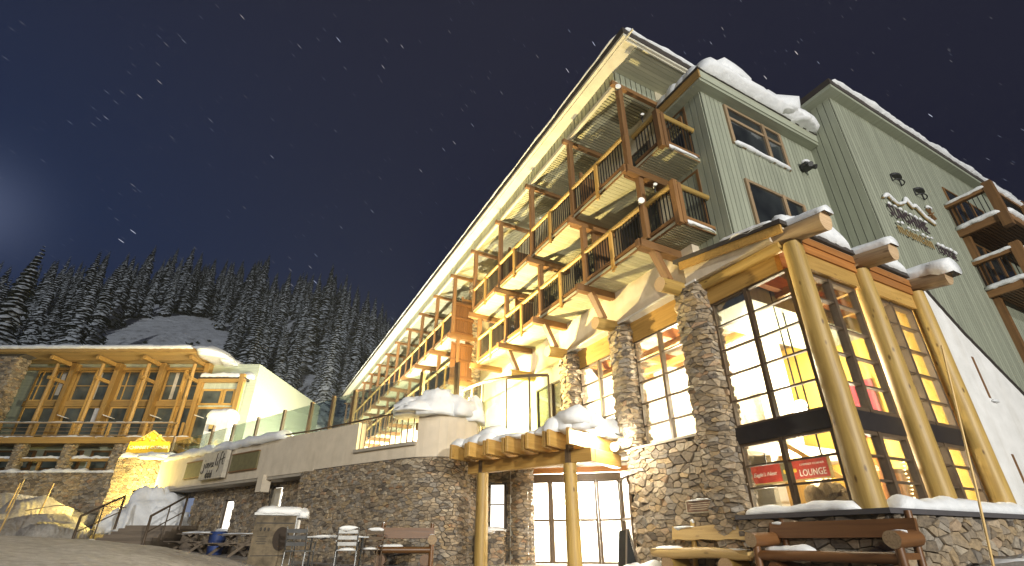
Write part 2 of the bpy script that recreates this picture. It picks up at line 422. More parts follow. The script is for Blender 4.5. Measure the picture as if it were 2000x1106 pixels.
def rubble(mb, pts, z0, z1, cell=.24, asp=.62, depth=.045, seed=1, flip=False, holes=(), mi=1, drop=.36, flat=False, overshoot=.02):
    cell *= .66; rnd = random.Random(seed); P = Path2(pts); cy = cell * asp * .9
    nx, ny = int(P.L / cell) + 2, int((z1 - z0) / cy) + 2
    G = {}
    for i in range(-1, nx + 1):
        for j in range(-1, ny + 1):
            if rnd.random() < drop and 0 < j < ny: continue
            G[i, j] = ((i + .5 + rnd.uniform(-.46, .46) + .5 * (j % 2)) * cell, (j + .5 + rnd.uniform(-.44, .44)) * cy)
    for (i, j), (px, pz) in G.items():
        if not (-.02 < px < P.L + .02 and -.02 < pz < z1 - z0 + .02): continue
        if any(h[0] < px < h[1] and h[2] < pz + z0 < h[3] for h in holes): continue
        pl = [(px - 2 * cell, pz - 2 * cy), (px + 2 * cell, pz - 2 * cy), (px + 2 * cell, pz + 2 * cy), (px - 2 * cell, pz + 2 * cy)]
        for di in range(-3, 4):
            for dj in range(-3, 4):
                q = G.get((i + di, j + dj))
                if q is None or (di == 0 and dj == 0): continue
                a, b = (q[0] - px) / cell ** 2, (q[1] - pz) / cy ** 2
                m = ((q[0] + px) / 2, (q[1] + pz) / 2)
                pl = clip(pl, a, b, a * m[0] + b * m[1])
                if len(pl) < 3: break
            if len(pl) < 3: break
        if len(pl) < 3: continue
        pl = clip(pl, 1, 0, P.L + overshoot); pl = clip(pl, -1, 0, overshoot)
        if len(pl) >= 3: pl = clip(pl, 0, 1, z1 - z0)
        if len(pl) >= 3: pl = clip(pl, 0, -1, 0)
        for h in holes:
            if len(pl) < 3: break
            if px <= h[0] and h[2] - .1 < pz + z0 < h[3] + .1: pl = clip(pl, 1, 0, h[0])
            elif px >= h[1] and h[2] - .1 < pz + z0 < h[3] + .1: pl = clip(pl, -1, 0, -h[1])
            elif pz + z0 <= h[2] and h[0] - .1 < px < h[1] + .1: pl = clip(pl, 0, 1, h[2] - z0)
            elif pz + z0 >= h[3] and h[0] - .1 < px < h[1] + .1: pl = clip(pl, 0, -1, -(h[3] - z0))
        if len(pl) < 3: continue
        # merge near-duplicate corners
        q = [pl[0]]
        for p in pl[1:]:
            if (p[0] - q[-1][0]) ** 2 + (p[1] - q[-1][1]) ** 2 > 4e-4: q.append(p)
        if len(q) < 3: continue
        pl = q; n = len(pl); cx = sum(p[0] for p in pl) / n; cz = sum(p[1] for p in pl) / n
        dp = depth * rnd.uniform(.35, 1.25); tx, tz = rnd.uniform(-.10, .10), rnd.uniform(-.12, .12)
        vs = []
        for sc, dd in ((.97, -.012), (.95, .5), (.86, 1.0)):
            for p in pl:
                k = sc + rnd.uniform(-.03, .03) * (sc < .94)
                x, z = cx + (p[0] - cx) * k, cz + (p[1] - cz) * k
                d = dd * dp if dd > 0 else dd
                if dd > 0: d += (tx * (x - cx) + tz * (z - cz)) * dd
                w, nn = P.at(x, flat)
                if flip: nn = -nn
                vs.append(Vector((w.x, w.y, z + z0)) + nn * d)
        fs = []
        for r in range(2):
            for k in range(n): fs.append((r * n + k, r * n + (k + 1) % n, (r + 1) * n + (k + 1) % n, (r + 1) * n + k))
        fs.append([2 * n + k for k in range(n)])
        if flip: fs = [list(f)[::-1] for f in fs]
        mb.add(vs, fs, None, mi, rnd.random())

# soft snow laid along a line: half-round section, uneven height, rounded ends
def snow_strip(mb, pts, wd, ht, seed=0, n=9, step=.12, droop=.05, rough=.35, endr=.25, side=(None)):
    pts = [Vector(p) for p in pts]; out = []; L = [0]
    for a, b in zip(pts, pts[1:]): L.append(L[-1] + (b - a).length)
    m = max(6, int(L[-1] / step)); ring = []
    for i in range(m + 1):
        t = L[-1] * i / m
        for k in range(len(pts) - 1):
            if t <= L[k + 1] + 1e-6: break
        f = (t - L[k]) / (L[k + 1] - L[k]); p = pts[k].lerp(pts[k + 1], f)
        d = (pts[k + 1] - pts[k]).normalized(); sd = d.cross(Vector((0, 0, 1))).normalized()
        e = min(1, math.sqrt(max(0, 1 - (1 - min(1, min(t, L[-1] - t) / max(endr, 1e-3))) ** 2)) + .02)
        hh = ht * e * (1 + rough * fbm(t * 1.1, seed * 7.3, 0) + rough * .5 * fbm(t * 3.7, seed * 3.1, 2))
        ww = wd * (.35 + .65 * e) * (1 + rough * .25 * fbm(t * 1.5, seed * 5.1, 5)); row = []
        for q in range(n):
            an = math.pi * q / (n - 1)
            x = -math.cos(an) * ww / 2; z = math.sin(an) ** .75 * hh
            if q in (0, n - 1): z = -droop * abs(fbm(t * 2.3, q + seed, 9)) * 2
            z += .04 * ht * fbm(t * 6, q * .7, seed)
            row.append(p + sd * x + Vector((0, 0, z)))
        ring.append(row)
    vs = [v for r in ring for v in r]; fs = []
    for i in range(m):
        for q in range(n - 1): fs.append((i * n + q, i * n + q + 1, (i + 1) * n + q + 1, (i + 1) * n + q))
        fs.append(((i + 1) * n, (i + 1) * n + n - 1, i * n + n - 1, i * n))
    fs.append(list(range(n))[::-1]); fs.append([m * n + k for k in range(n)])
    mb.add(vs, fs, None, 0, .5, True)
def blob(mb, c, r, seed=0, amp=.18, nu=18, nv=10, flat=-.35, freq=1.6):
    c = Vector(c); vs, fs = [], []
    for j in range(nv + 1):
        th = math.pi * j / nv
        for i in range(nu):
            a = 2 * math.pi * i / nu; d = Vector((math.sin(th) * math.cos(a), math.sin(th) * math.sin(a), math.cos(th)))
            k = 1 + amp * fbm(d.x * freq + seed * 3.1, d.y * freq, d.z * freq + seed) + .22 * amp * fbm(d.x * freq * 4 + seed, d.y * freq * 4, d.z * freq * 4)
            p = Vector((d.x * r[0] * k, d.y * r[1] * k, max(d.z, flat) * r[2] * k)); vs.append(c + p)
    for j in range(nv):
        for i in range(nu): fs.append((j * nu + i, (j + 1) * nu + i, (j + 1) * nu + (i + 1) % nu, j * nu + (i + 1) % nu))
    mb.add(vs, fs, None, 0, .5, True)
def window(parent, p0, p1, z0, z1, cols=(), rows=(), fw=.08, fd=.10, mw=.09, bw=.035, frame='bronze', glass='glass', name='window', pane='pane', label=None, T=None):
    a, b = Vector((*p0, 0)), Vector((*p1, 0)); d = (b - a).normalized(); nrm = Vector((d.y, -d.x, 0)); L = (b - a).length
    m = MB(T); zz = lambda p, z: Vector((p.x, p.y, z))
    def vbar(t, wd, dp): m.obox(zz(a + d * t, (z0 + z1) / 2), d * wd / 2, nrm * dp / 2, (0, 0, (z1 - z0) / 2))
    vbar(fw / 2, fw, fd); vbar(L - fw / 2, fw, fd)
    cs = [fw] + [c * L for c in cols] + [L - fw]
    for c in cols: vbar(c * L, mw, fd * 1.25)
    for z in (z0 + fw * .4, z1 - fw * .4): m.obox(zz((a + b) / 2, z), d * (L / 2 - fw), nrm * fd * .48, (0, 0, fw * .4))
    for i in range(len(cs) - 1):
        s0 = cs[i] + (mw / 2 if i else 0); s1 = cs[i + 1] - (mw / 2 if i < len(cs) - 2 else 0)
        for z in rows: m.obox(zz(a + d * (s0 + s1) / 2, z), d * (s1 - s0) / 2, nrm * fd * .4, (0, 0, bw / 2))
    o = m.build(name, frame, parent, label)
    g = MB(T); g.obox(zz((a + b) / 2, (z0 + z1) / 2), d * (L / 2 - fw * .5), nrm * .006, (0, 0, (z1 - z0) / 2 - fw * .4)); g.build(pane, glass, o)
    return o
def boards(mb, p0, p1, z0, z1, sp=.2, gap=.018, th=.025, ztop=None, zbot=None):
    a, b = Vector((*p0, 0)), Vector((*p1, 0)); d = (b - a).normalized(); nrm = Vector((d.y, -d.x, 0)); L = (b - a).length
    n = max(1, round(L / sp)); w = L / n
    for i in range(n):
        c = a + d * (i + .5) * w; zt = ztop(i / n) if ztop else z1; zb = zbot((i + .5) / n) if zbot else z0
        if zt - zb < .05: continue
        mb.obox((c.x + nrm.x * th / 2, c.y + nrm.y * th / 2, (zb + zt) / 2), d * (w - gap) / 2, nrm * th / 2, (0, 0, (zt - zb) / 2))
def text(body, size, origin, xd, yd, m, name, parent, ext=.01, shear=0, align='LEFT', spacing=1.0, xs=1.0):
    cu = bpy.data.curves.new(name, 'FONT'); cu.body = body; cu.size = size; cu.extrude = ext; cu.shear = shear; cu.align_x = align; cu.space_character = spacing
    cu.resolution_u = 3
    to = bpy.data.objects.new(name + '_t', cu); COL.objects.link(to)
    dg = bpy.context.evaluated_depsgraph_get(); me = bpy.data.meshes.new_from_object(to.evaluated_get(dg))
    bpy.data.objects.remove(to); bpy.data.curves.remove(cu)
    xd, yd = Vector(xd).normalized(), Vector(yd).normalized(); nz = xd.cross(yd)
    o3 = Vector(origin)
    mb = MB(); vs = [o3 + xd * v.co.x * xs + yd * v.co.y + nz * v.co.z for v in me.vertices]
    mb.add(vs, [list(p.vertices) for p in me.polygons], None, 0, .5)
    bpy.data.meshes.remove(me)
    return mb.build(name, m, parent)
#==PART2==
# ------------------------------------------------------------------ ground, hill
def gz(x, y):
    d = math.hypot(x, y); az = math.degrees(math.atan2(x, y)) if d > .01 else 0
    crest = lerp_tab([(-40, .80), (-16, .70), (-9.6, .63), (-5, .52), (-1.7, .36), (2.5, .17), (10, .0), (60, .0)], az)
    rise = lerp_tab([(0, -.12), (4, .25), (8, .68), (11.5, 1.0), (14, 1.0), (16.5, .55), (22, .45), (60, 1.2)], d)
    if y < 0: return -.12
    h = crest * rise if rise > 0 else rise * (1 if az < 10 else .4)
    if x > 6.5: h += .38 * smooth(5.2, 3.2, y) * smooth(7.6, 9.2, x)
    h += .035 * fbm(x * .55, y * .55, 3) + .018 * fbm(x * 2.2, y * 2.2, 8)
    return h
def grid(name, xs, ys, fz, m, kind='structure'):
    vs = [(x, y, fz(x, y)) for y in ys for x in xs]; nx = len(xs)
    fs = [(j * nx + i, j * nx + i + 1, (j + 1) * nx + i + 1, (j + 1) * nx + i) for j in range(len(ys) - 1) for i in range(nx - 1)]
    mb = MB(); mb.add(vs, fs, None, 0, .5, True); o = mb.build(name, m); tag(o, None, None, None, kind); return o
def spread(a, b, n, c=0): return [a + (b - a) * i / n for i in range(n + 1)]
xs = spread(-400, -30, 12)[:-1] + spread(-30, -8, 44)[:-1] + spread(-8, 16, 160)[:-1] + spread(16, 40, 24)[:-1] + spread(40, 400, 10)
ys = spread(-400, -40, 8)[:-1] + spread(-40, 0, 20)[:-1] + spread(0, 18, 130)[:-1] + spread(18, 40, 44)[:-1] + spread(40, 60, 5)
gnd = grid('snow_ground', xs, ys, gz, 'packed_snow'); tag(gnd, 'packed grey snow yard with groomer and tyre tracks', None)

RIDGE = [(-60, .55), (-30, .64), (-25, .70), (-19, .84), (-11.7, 1.02), (-4.3, 1.08), (4, 1.12), (11, .98), (15, .86), (30, .7), (60, .6)]
def hz(x, y):
    d = math.hypot(x, y); az = math.degrees(math.atan2(x, y))
    k = lerp_tab(RIDGE, az)
    h = lerp_tab([(50, 3), (62, 8), (85, 20), (110, 34), (140, 52), (170, 67), (200, 76), (260, 84), (420, 80)], d) * (k if d > 62 else 1 + (k - 1) * max(0, (d - 50) / 12))
    return h + (2.2 * fbm(x * .03, y * .03, 5) + .5 * fbm(x * .14, y * .14, 2)) * smooth(55, 75, d)
vs, fs = [], []
azs = [-60 + 1.2 * i for i in range(101)]; rs = [46 + 2.6 * i for i in range(62)] + [230, 270, 330, 420]
for a in azs:
    for r in rs:
        x, y = r * math.sin(R_(a)), r * math.cos(R_(a)); vs.append((x, y, hz(x, y)))
nr = len(rs)
for i in range(len(azs) - 1):
    for j in range(nr - 1): fs.append((i * nr + j, i * nr + j + 1, (i + 1) * nr + j + 1, (i + 1) * nr + j)[::-1])
mb = MB(); mb.add(vs, fs, None, 0, .5, True); o = mb.build('hill', 'hill_snow'); tag(o, 'steep snow covered hillside behind the lodge', None, None, 'structure')

# ------------------------------------------------------------------ conifers
def conifer(seed, H, rad):
    rnd = random.Random(seed)
    r = thing('conifer_tree', 'snow dusted conifer in the dark forest on the steep hillside', 'tree', (0, 0, 0), 'conifers on the hillside')
    m = MB(); m.tube((0, 0, -1), (0, 0, H * .97), H * .014, .02, 6, 4); m.build('trunk', 'bark', r)
    c = MB(); nt = int(H * 2.1)
    for i in range(nt):
        f = i / (nt - 1); z = H * (.07 + .93 * f); L = rad * (1 - f) ** .85 * (.85 + .3 * rnd.random()) + .12
        nb = max(4, int(9 - 3.5 * f)); a0 = rnd.random() * 6.3
        for b in range(nb):
            a = a0 + 6.283 * b / nb + rnd.uniform(-.28, .28); l = L * rnd.uniform(.62, 1.12)
            if rnd.random() < .07: continue
            d = Vector((math.cos(a), math.sin(a), 0)); s_ = Vector((-d.y, d.x, 0)); dr = rnd.uniform(.30, .55) * l
            wd = .26 * l + .16
            p = [Vector((0, 0, z)), Vector((0, 0, z + .04 * l)) + d * l * .45, Vector((0, 0, z - dr * .45)) + d * l * .8, Vector((0, 0, z - dr)) + d * l]
            w = [.12, wd, wd * .8, .03]; vs = []
            for q, ww in zip(p, w):
                sag = Vector((0, 0, -.30 * ww)); j = rnd.uniform(.75, 1.2)
                vs += [q + s_ * ww * j + sag, q + Vector((0, 0, .02)), q - s_ * ww * j + sag * rnd.uniform(.6, 1.3)]
            fs = []
            for k in range(3):
                for q in range(2): fs.append((k * 3 + q, k * 3 + q + 1, k * 3 + 4 + q, k * 3 + 3 + q))
            c.add(vs, fs)
            for t in range(2 if l > .6 else 0):
                u = rnd.uniform(.3, .9); q = p[0].lerp(p[3], u) + Vector((0, 0, .1 * l)); sg = rnd.choice((-1, 1)); e = q + s_ * sg * l * rnd.uniform(.25, .42) + d * l * .12 + Vector((0, 0, -.22 * l))
                c.add([q, q + d * .16 * l + Vector((0, 0, -.05)), e, q - d * .10 * l + Vector((0, 0, -.06))], [(0, 1, 2), (0, 2, 3)])
    c.build('crown', 'conifer', r); return r
PROT = [(conifer(11, 17, 2.6), 17), (conifer(12, 21, 2.9), 21), (conifer(13, 19, 2.2), 19), (conifer(14, 14, 2.4), 14), (conifer(15, 23, 2.7), 23)]
rnd = random.Random(5); spots = []
def clearing(az, d): return (-14.5 < az < -4.6 and d < 130 - 20 * abs(az + 9) / 6) or (az <= -14.5 and d < 92 and rnd.random() < .75)
for d0 in (70, 77, 84, 91, 98, 105, 112, 121, 130, 140, 150, 160, 169, 177):
    st = math.degrees(3.2 / d0); az = -27.0 + rnd.random() * st
    while az < 18.5:
        a = az + rnd.uniform(-.35, .35) * st; d = d0 + rnd.uniform(-4, 4); az += st * rnd.uniform(.75, 1.35)
        if clearing(a, d) or (a < -19 and rnd.random() < .3): continue
        if rnd.random() < .06: continue
        spots.append((a, d))
rnd.shuffle(spots)
spots = sorted(spots, key=lambda s: s[1])
def near_first(n): return spots if len(spots) <= n else [spots[int(i * len(spots) / n)] for i in range(n)]
used = [False] * 5
for i, (a, d) in enumerate(spots[:288]):
    x, y = d * math.sin(R_(a)), d * math.cos(R_(a)); k = rnd.randrange(5); root, H = PROT[k]
    s = rnd.uniform(.50, .92); loc = (x, y, hz(x, y) - .3); rz = rnd.random() * 6.28; sc = (s * rnd.uniform(.85, 1.2),) * 2 + (s,)
    if not used[k]: root.location = loc; root.rotation_euler = (0, 0, rz); root.scale = sc; used[k] = True
    else: dup(root, loc, rz, sc)
# the farthest trees, past the first 288, read as one mass along the ridge
fm = MB()
for (a, d) in spots[288:]:
    x, y = d * math.sin(R_(a)), d * math.cos(R_(a)); z0 = hz(x, y); H = rnd.uniform(10, 17.5); rad = H * rnd.uniform(.11, .15); nt = int(H * 1.5)
    vs, fs = [], []
    for i in range(nt):
        f = i / (nt - 1); z = z0 + H * (.05 + .95 * f); L = rad * (1 - f) ** .85 * rnd.uniform(.8, 1.2) + .1; a0 = rnd.random() * 6.3
        for b in range(6):
            an = a0 + 1.047 * b + rnd.uniform(-.3, .3); l = L * rnd.uniform(.6, 1.15); c_, s_ = math.cos(an), math.sin(an); w_ = .30 * l + .12; o = len(vs)
            vs += [(x, y, z), (x + c_ * l * .6 - s_ * w_, y + s_ * l * .6 + c_ * w_, z - .24 * l), (x + c_ * l, y + s_ * l, z - .45 * l), (x + c_ * l * .6 + s_ * w_, y + s_ * l * .6 - c_ * w_, z - .24 * l), (x + c_ * l * .62, y + s_ * l * .62, z - .05 * l)]
            fs += [(o, o + 4, o + 1), (o, o + 3, o + 4), (o + 4, o + 2, o + 1), (o + 4, o + 3, o + 2)]
    fm.add(vs, fs, vs)
if fm.v: tag(fm.build('ridge_forest', 'conifer'), None, None, None, 'stuff')
# low shrubs poking out of the cleared snow slope
def shrub(seed):
    rn = random.Random(seed); c = MB()
    for i in range(26):
        a = rn.random() * 6.28; e = Vector((math.cos(a) * rn.uniform(.3, 1.1), math.sin(a) * rn.uniform(.3, 1.1), rn.uniform(.3, 1.3))); s_ = Vector((-e.y, e.x, 0)).normalized() * rn.uniform(.12, .3)
        c.add([(0, 0, -.2), e * .6 + s_, e, e * .6 - s_], [(0, 1, 2, 3)])
    o = c.build('mountain_shrub', 'conifer'); return tag(o, 'small dark shrub poking out of the bare snow slope', 'shrub', 'shrubs on the snow slope')
SH = [shrub(1), shrub(2)]
for i in range(34):
    a = rnd.uniform(-20, -4.5); d = rnd.uniform(84, 112); x, y = d * math.sin(R_(a)), d * math.cos(R_(a)); s = rnd.uniform(.4, 1.3)
    if i < 2: o = SH[i]
    else: o = SH[i % 2].copy(); COL.objects.link(o)
    o.location = (x, y, hz(x, y)); o.scale = (s * 1.3, s * 1.3, s); o.rotation_euler = (0, 0, rnd.random() * 6)

# ------------------------------------------------------------------ main hotel building
HOT = thing('hotel_building', 'large timber and stone mountain hotel with rows of balconies and a glazed corner lounge', 'building', (10, 10, 0))
BAY = 2.62; YB = [7.5 + BAY * k for k in range(17)]; YE = 7.5 + BAY * 16.2
# body walls
m = MB(); m.box(9.1, 22, 7.5, YE, 6.36, 13.62); m.build('upper_wall', 'cream_wall', HOT)
m = MB(); m.box(8.82, 9.3, 7.0, 13.2, 6.36, 7.42); m.box(9.1, 9.4, 13.2, 17.5, 2.995, 6.36); m.box(9.1, 9.4, 17.5, YE, 0, 6.36); m.box(8.95, 9.0986, 13.2, YE, 6.36, 7.42); m.box(9.1, 22, YE, YE + .3, 0, 13.62); m.build('stucco_wall', 'stucco', HOT)
m = MB(); m.box(8.70, 9.12, 7.0, 13.2, 6.30, 6.36); m.build('soffit_ledge', 'white_stucco', HOT)
# roof
m = MB(); m.box(7.0, 24, 6.47, YE + .8, 13.62, 13.70, 0); m.box(6.985, 24, 6.455, YE + .8, 13.704, 13.95, 1)
rf = m.build('main_roof', ['pale_soffit', 'roof_edge'], HOT)
m = MB()
for k in range(7): m.box(7.55, 10.5, 6.60 + k * .132, 6.725 + k * .132, 13.585, 13.61)
m.build('soffit_boards', 'ceiling_slat', rf)
m = MB(); m.obox((7.11, (6.5 + YE) / 2, 13.60), (.02, 0, 0), (0, (YE - 6.5) / 2 + .3, 0), (0, 0, .03)); m.obox((8.5, 6.56, 13.60), (1.35, 0, 0), (0, .02, 0), (0, 0, .03)); m.build('eave_trim', 'pale_soffit', rf)
m = MB(); boards(m, (7.5, YE), (7.5, 7.55), 13.14, 13.62, .21, .03); boards(m, (7.5, 7.55), (10.2, 7.55), 13.14, 13.62, .21, .03); m.box(7.53, 9.1, 7.58, YE, 13.13, 13.62, 1)
m.build('eave_siding', ['siding', 'near_black'], HOT)  # near-black sheet behind the boards paints the gap shade
m = MB(); m.box(7.46, 7.56, 7.5, YE, 13.0, 13.13); m.build('trim_board', 'pale_soffit', HOT)
m = MB()
y = 7.6
while y < YE: m.box(7.58, 9.1, y, y + .075, 13.07, 13.10); y += .105 if y < 30 else .21
m.box(7.58, 9.1, 7.6, YE, 13.102, 13.13, 1); m.build('slatted_ceiling', ['ceiling_slat', 'near_black'], HOT)
# beams and posts carrying the balconies
for k, y in enumerate(YB):
    m = MB(); m.box(7.46, 8.95, y - .07, y + .07, 7.20, 7.42); m.box(7.62, 8.95, y + .10, y + .2, 7.24, 7.40); m.build('balcony_beam', 'cedar', HOT, bevel=.008)
    m = MB(); m.box(7.30, 9.1, y - .07, y + .07, 9.52, 9.75); m.box(7.5, 9.1, y + .10, y + .2, 9.55, 9.73); m.build('balcony_beam', 'cedar', HOT, bevel=.008)
    m = MB(); m.box(7.28, 9.1, y - .06, y + .06, 12.85, 13.0); m.build('eave_beam', 'cedar', HOT)
    m = MB(); m.box(7.77, 7.93, y - .08, y + .08, 7.53, 9.52); m.build('post', 'cedar', HOT, bevel=.008)
    m = MB(); m.box(7.47, 7.63, y - .08, y + .08, 9.78, 12.85); m.build('post', 'cedar', HOT, bevel=.008)
def railing(par, a, b, z, mid=True, seed=0, mets=None):
    a, b = Vector((*a, 0)), Vector((*b, 0)); d = (b - a).normalized(); Z = lambda p, h: Vector((p.x, p.y, h))
    m = MB(); m.tube(Z(a, z + 1.06), Z(b, z + 1.06), .078, .078, 8, 2, .06); r = m.build('top_rail', 'honey_log', par)
    m = MB(); m.beam(Z(a, z + .10), Z(b, z + .10), .09, .09); m.beam(Z(a, z - .03), Z(b, z - .03), .05, .13); m.build('bottom_rail', 'cedar', par)
    if mid:
        c = (a + b) / 2; m = MB(); n = Vector((d.y, -d.x, 0)) * .02
        m.beam(Z(c, z + 1.02) + n, Z(c, z - .14) + n, .10, .12, up=d); m.beam(Z(c, z - .14) + n * 1, Z(c, z - .26) + n * 3, .06, .07, up=d); m.build('rail_post', 'glulam', par)
    m = MB(); L = (b - a).length; n = int(L / .115)
    for i in range(1, n): p = a + d * (L * i / n); m.beam(Z(p, z + .13), Z(p, z + 1.0), .022, .022, up=(1, 0, 0))
    m.build('balusters', 'black_metal', par)
SCREEN = 4
for lvl, (z, xf) in enumerate(((7.50, 7.80), (9.83, 7.50))):
    for k in range(16):
        if k == SCREEN: continue
        y0, y1 = YB[k] + .08, YB[k + 1] - .08
        m = MB(); ys0, ys1 = YB[k], YB[k + 1]
        m.box(xf - .02, 9.12, ys0, ys1, z - .07, z)
        if k < 8:
            yy = ys0 + .01
            while yy < ys1 - .05: m.box(xf, 9.1, yy, yy + .12, z - .09, z - .072); yy += .13
        fl = m.build('balcony', 'ceiling_slat', HOT)
        railing(fl, (xf + .02, y1), (xf + .02, y0), z, True, k)
        # door of the room
        window(HOT, (9.085, y1 - .25), (9.085, y0 + .45), z + .02, z + 2.12, (.5,), (), .07, .05, .08, .03, 'bronze', 'dark_glass', 'balcony_door')
        if k % 2 == 1:
            m = MB(); yy = YB[k] + .12
            m.box(xf + .55, 9.1, yy, yy + .05, z + .05, z + 2.0, 0); m.box(xf + .5, xf + .6, yy - .02, yy + .07, z, z + 2.1, 0); m.box(xf + .5, 9.1, yy - .015, yy + .065, z + 1.05, z + 1.15, 0); m.build('privacy_screen', 'cedar', HOT)
# big timber screens next to the stone fin
for z, zt, xf in ((7.55, 9.3, 7.40), (9.75, 11.45, 7.36)):
    m = MB(); y = YB[5] - .12
    for q in range(9): m.box(xf + .12 + q * .125, xf + .235 + q * .125, y + .1, y + .14, z - (.3 if z < 8 else .1), zt)
    for zz in (z + .05, (z + zt) / 2, zt - .06): m.box(xf + .1, xf + 1.28, y + .05, y + .1, zz - .06, zz + .06)
    m.build('timber_screen', 'bench_dark', HOT)
m = MB(); m.box(8.62, 9.1, YB[5] + .02, YB[5] + .6, 3, 13.0, 0)
rubble(m, [(8.60, YB[5] + .6), (8.60, YB[5]), (9.1, YB[5])], 3, 13.0, .26, .55, .06, 41, flat=True); m.build('stone_fin', ['mortar', 'stone'], HOT)
# end balconies
for z, xf in ((7.50, 7.86), (9.83, 7.72)):
    m = MB(); m.box(xf, 9.09, 6.42, 7.5, z - .07, z - .002)
    yy = 6.44
    while yy < 7.4: m.box(xf + .02, 9.08, yy, yy + .055, z - .095, z - .072); yy += .08
    fl = m.build('end_balcony', 'ceiling_slat', HOT)
    railing(fl, (xf + .04, 7.42), (xf + .04, 6.5), z, False); railing(fl, (xf + .06, 6.46), (9.09, 6.46), z, False)
    m = MB(); m.box(xf - .04, xf + .11, 6.39, 6.54, z - .12, z + 1.16); m.box(xf + .08, xf + .2, 6.37, 6.42, z - .1, z + 1.1); m.build('corner_post', 'cedar', fl)
    m = MB(); snow_strip(m, [(xf + .1, 6.40, z - .03), (9.0, 6.40, z - .03)], .07, .05, 3); m.build('snow_edge', 'snow', fl)
    window(HOT, (9.085, 7.35), (9.085, 6.55), z + .02, z + 2.1, (), (), .08, .06, frame='cedar', glass='dark_glass', name='balcony_door')
m = MB(); m.box(7.48, 9.0, 7.36, 7.44, 7.16, 7.38); m.build('balcony_beam', 'cedar', HOT)
m = MB(); m.box(7.35, 9.0, 7.36, 7.44, 9.48, 9.72); m.build('balcony_beam', 'cedar', HOT)
# bay at the south end
m = MB(); m.box(9.14, 14.1, 6.04, 7.5, 5.5, 12.0); m.build('bay_wall', 'siding', HOT)
m = MB(); boards(m, (9.1, 7.5), (9.1, 6.0), 6.3, 12.0, .2, .02, .03); boards(m, (9.1, 6.0), (14.1, 6.0), 6.3, 12.0, .17, .018, .03)
m.box(9.13, 9.139, 6.03, 7.5, 6.3, 12.0, 1); m.box(9.13, 14.1, 6.031, 6.039, 6.3, 12.0, 1); m.build('bay_siding', ['siding', 'near_black'], HOT)  # thin dark sheets behind the boards, groove shade put in as colour
m = MB(); m.box(8.80, 14.05, 5.70, 7.45, 11.97, 12.07, 0); m.box(8.77, 8.83, 5.67, 7.45, 12.073, 12.36, 1); m.box(8.834, 14.05, 5.67, 7.4, 12.073, 12.36, 0); m.box(8.74, 14.05, 5.64, 7.45, 12.363, 12.42, 2)
m.build('bay_roof', ['siding', 'lodge_timber', 'roof_edge'], HOT)
wn = window(HOT, (9.95, 5.955), (12.42, 5.955), 10.42, 11.88, (.66,), (11.4,), .11, .09, .13, .09, 'grey_log', 'dark_glass', 'bay_window')
wn2 = window(HOT, (10.02, 5.955), (12.5, 5.955), 7.55, 9.2, (.62,), (), .11, .09, .13, .09, 'grey_log', 'dark_glass', 'bay_window')
for w_, z_, xa, xb in ((wn, 10.43, 9.97, 12.4), (wn2, 7.56, 10.05, 12.45)):
    m = MB(); snow_strip(m, [(xa, 5.92, z_), (xb, 5.92, z_)], .14, .09, 5, rough=.7); m.build('snow_sill', 'snow', w_)
window(HOT, (9.06, 7.3), (9.06, 6.7), 10.0, 11.7, (), (), .09, .06, frame='cedar', glass='dark_glass', name='bay_window')
# tower block on the right with the sign
m = MB(); m.box(14.13, 32, 5.04, 40, 0, 13.5); m.build('block_wall', 'siding', HOT)
m = MB(); boards(m, (14.1, 6.6), (14.1, 5.0), 6.0, 13.4, .21, .02, .03); boards(m, (14.1, 5.0), (27, 5.0), .3, 13.4, .16, .022, .03)
m.box(14.122, 14.128, 5.03, 6.6, 6, 13.4, 1); m.box(14.13, 27, 5.031, 5.038, .3, 13.4, 1); m.build('block_siding', ['siding', 'near_black'], HOT)  # dark backing under the block boards stands in for groove shade
m = MB(); m.box(13.72, 32, 4.68, 40, 13.4, 13.52, 0); m.box(13.70, 32, 4.66, 40, 13.523, 13.74, 1); m.build('block_roof', ['siding', 'roof_edge'], HOT)
# white stucco flank with its sloping top
m = MB(); m.poly([(13.75, 5.025, -.2), (26, 5.025, -.2), (26, 5.025, .3), (21.2, 5.025, 2.35), (18.4, 5.025, 4.05), (16.0, 5.025, 5.6), (14.35, 5.025, 6.95), (13.75, 5.025, 7.4)], (0, -.14, 0)); fw_ = m.build('white_flank_wall', 'white_stucco', HOT)
m = MB()
pp = [(14.35, 6.95), (16.0, 5.6), (18.4, 4.05), (21.2, 2.35), (26, .3)]
for (a, b), (c, d) in zip(pp, pp[1:]):
    n = 14
    for q in range(n):
        t0, t1 = q / n, (q + .97) / n; m.beam((a + (c - a) * t0, 4.93, b + (d - b) * t0 + .012), (a + (c - a) * t1, 4.93, b + (d - b) * t1 + .012 + random.uniform(-.015, .015)), .20, .035)
m.build('flashing', 'roof_edge', fw_)
for sx, z0, z1 in ((15.9, 3.82, 4.9), (15.72, 1.75, 2.46)):
    m = MB(); m.box(sx, sx + .10, 4.872, 4.884, z0, z1); sl = m.build('slit_window', 'cedar', HOT)
    m = MB(); m.poly([(sx + .10, 4.884, z0), (sx + .30, 4.884, z0 - .12), (sx + .30, 4.884, z1 + .02), (sx + .10, 4.884, z1)], (0, -.012, 0)); m.build('reveal', 'capstone' if False else 'white_stucco', sl)
    m = MB(); snow_strip(m, [(sx + .02, 4.85, z0 - .08), (sx + .34, 4.85, z0 - .08)], .10, .07, 2); m.build('snow_sill', 'snow', sl)
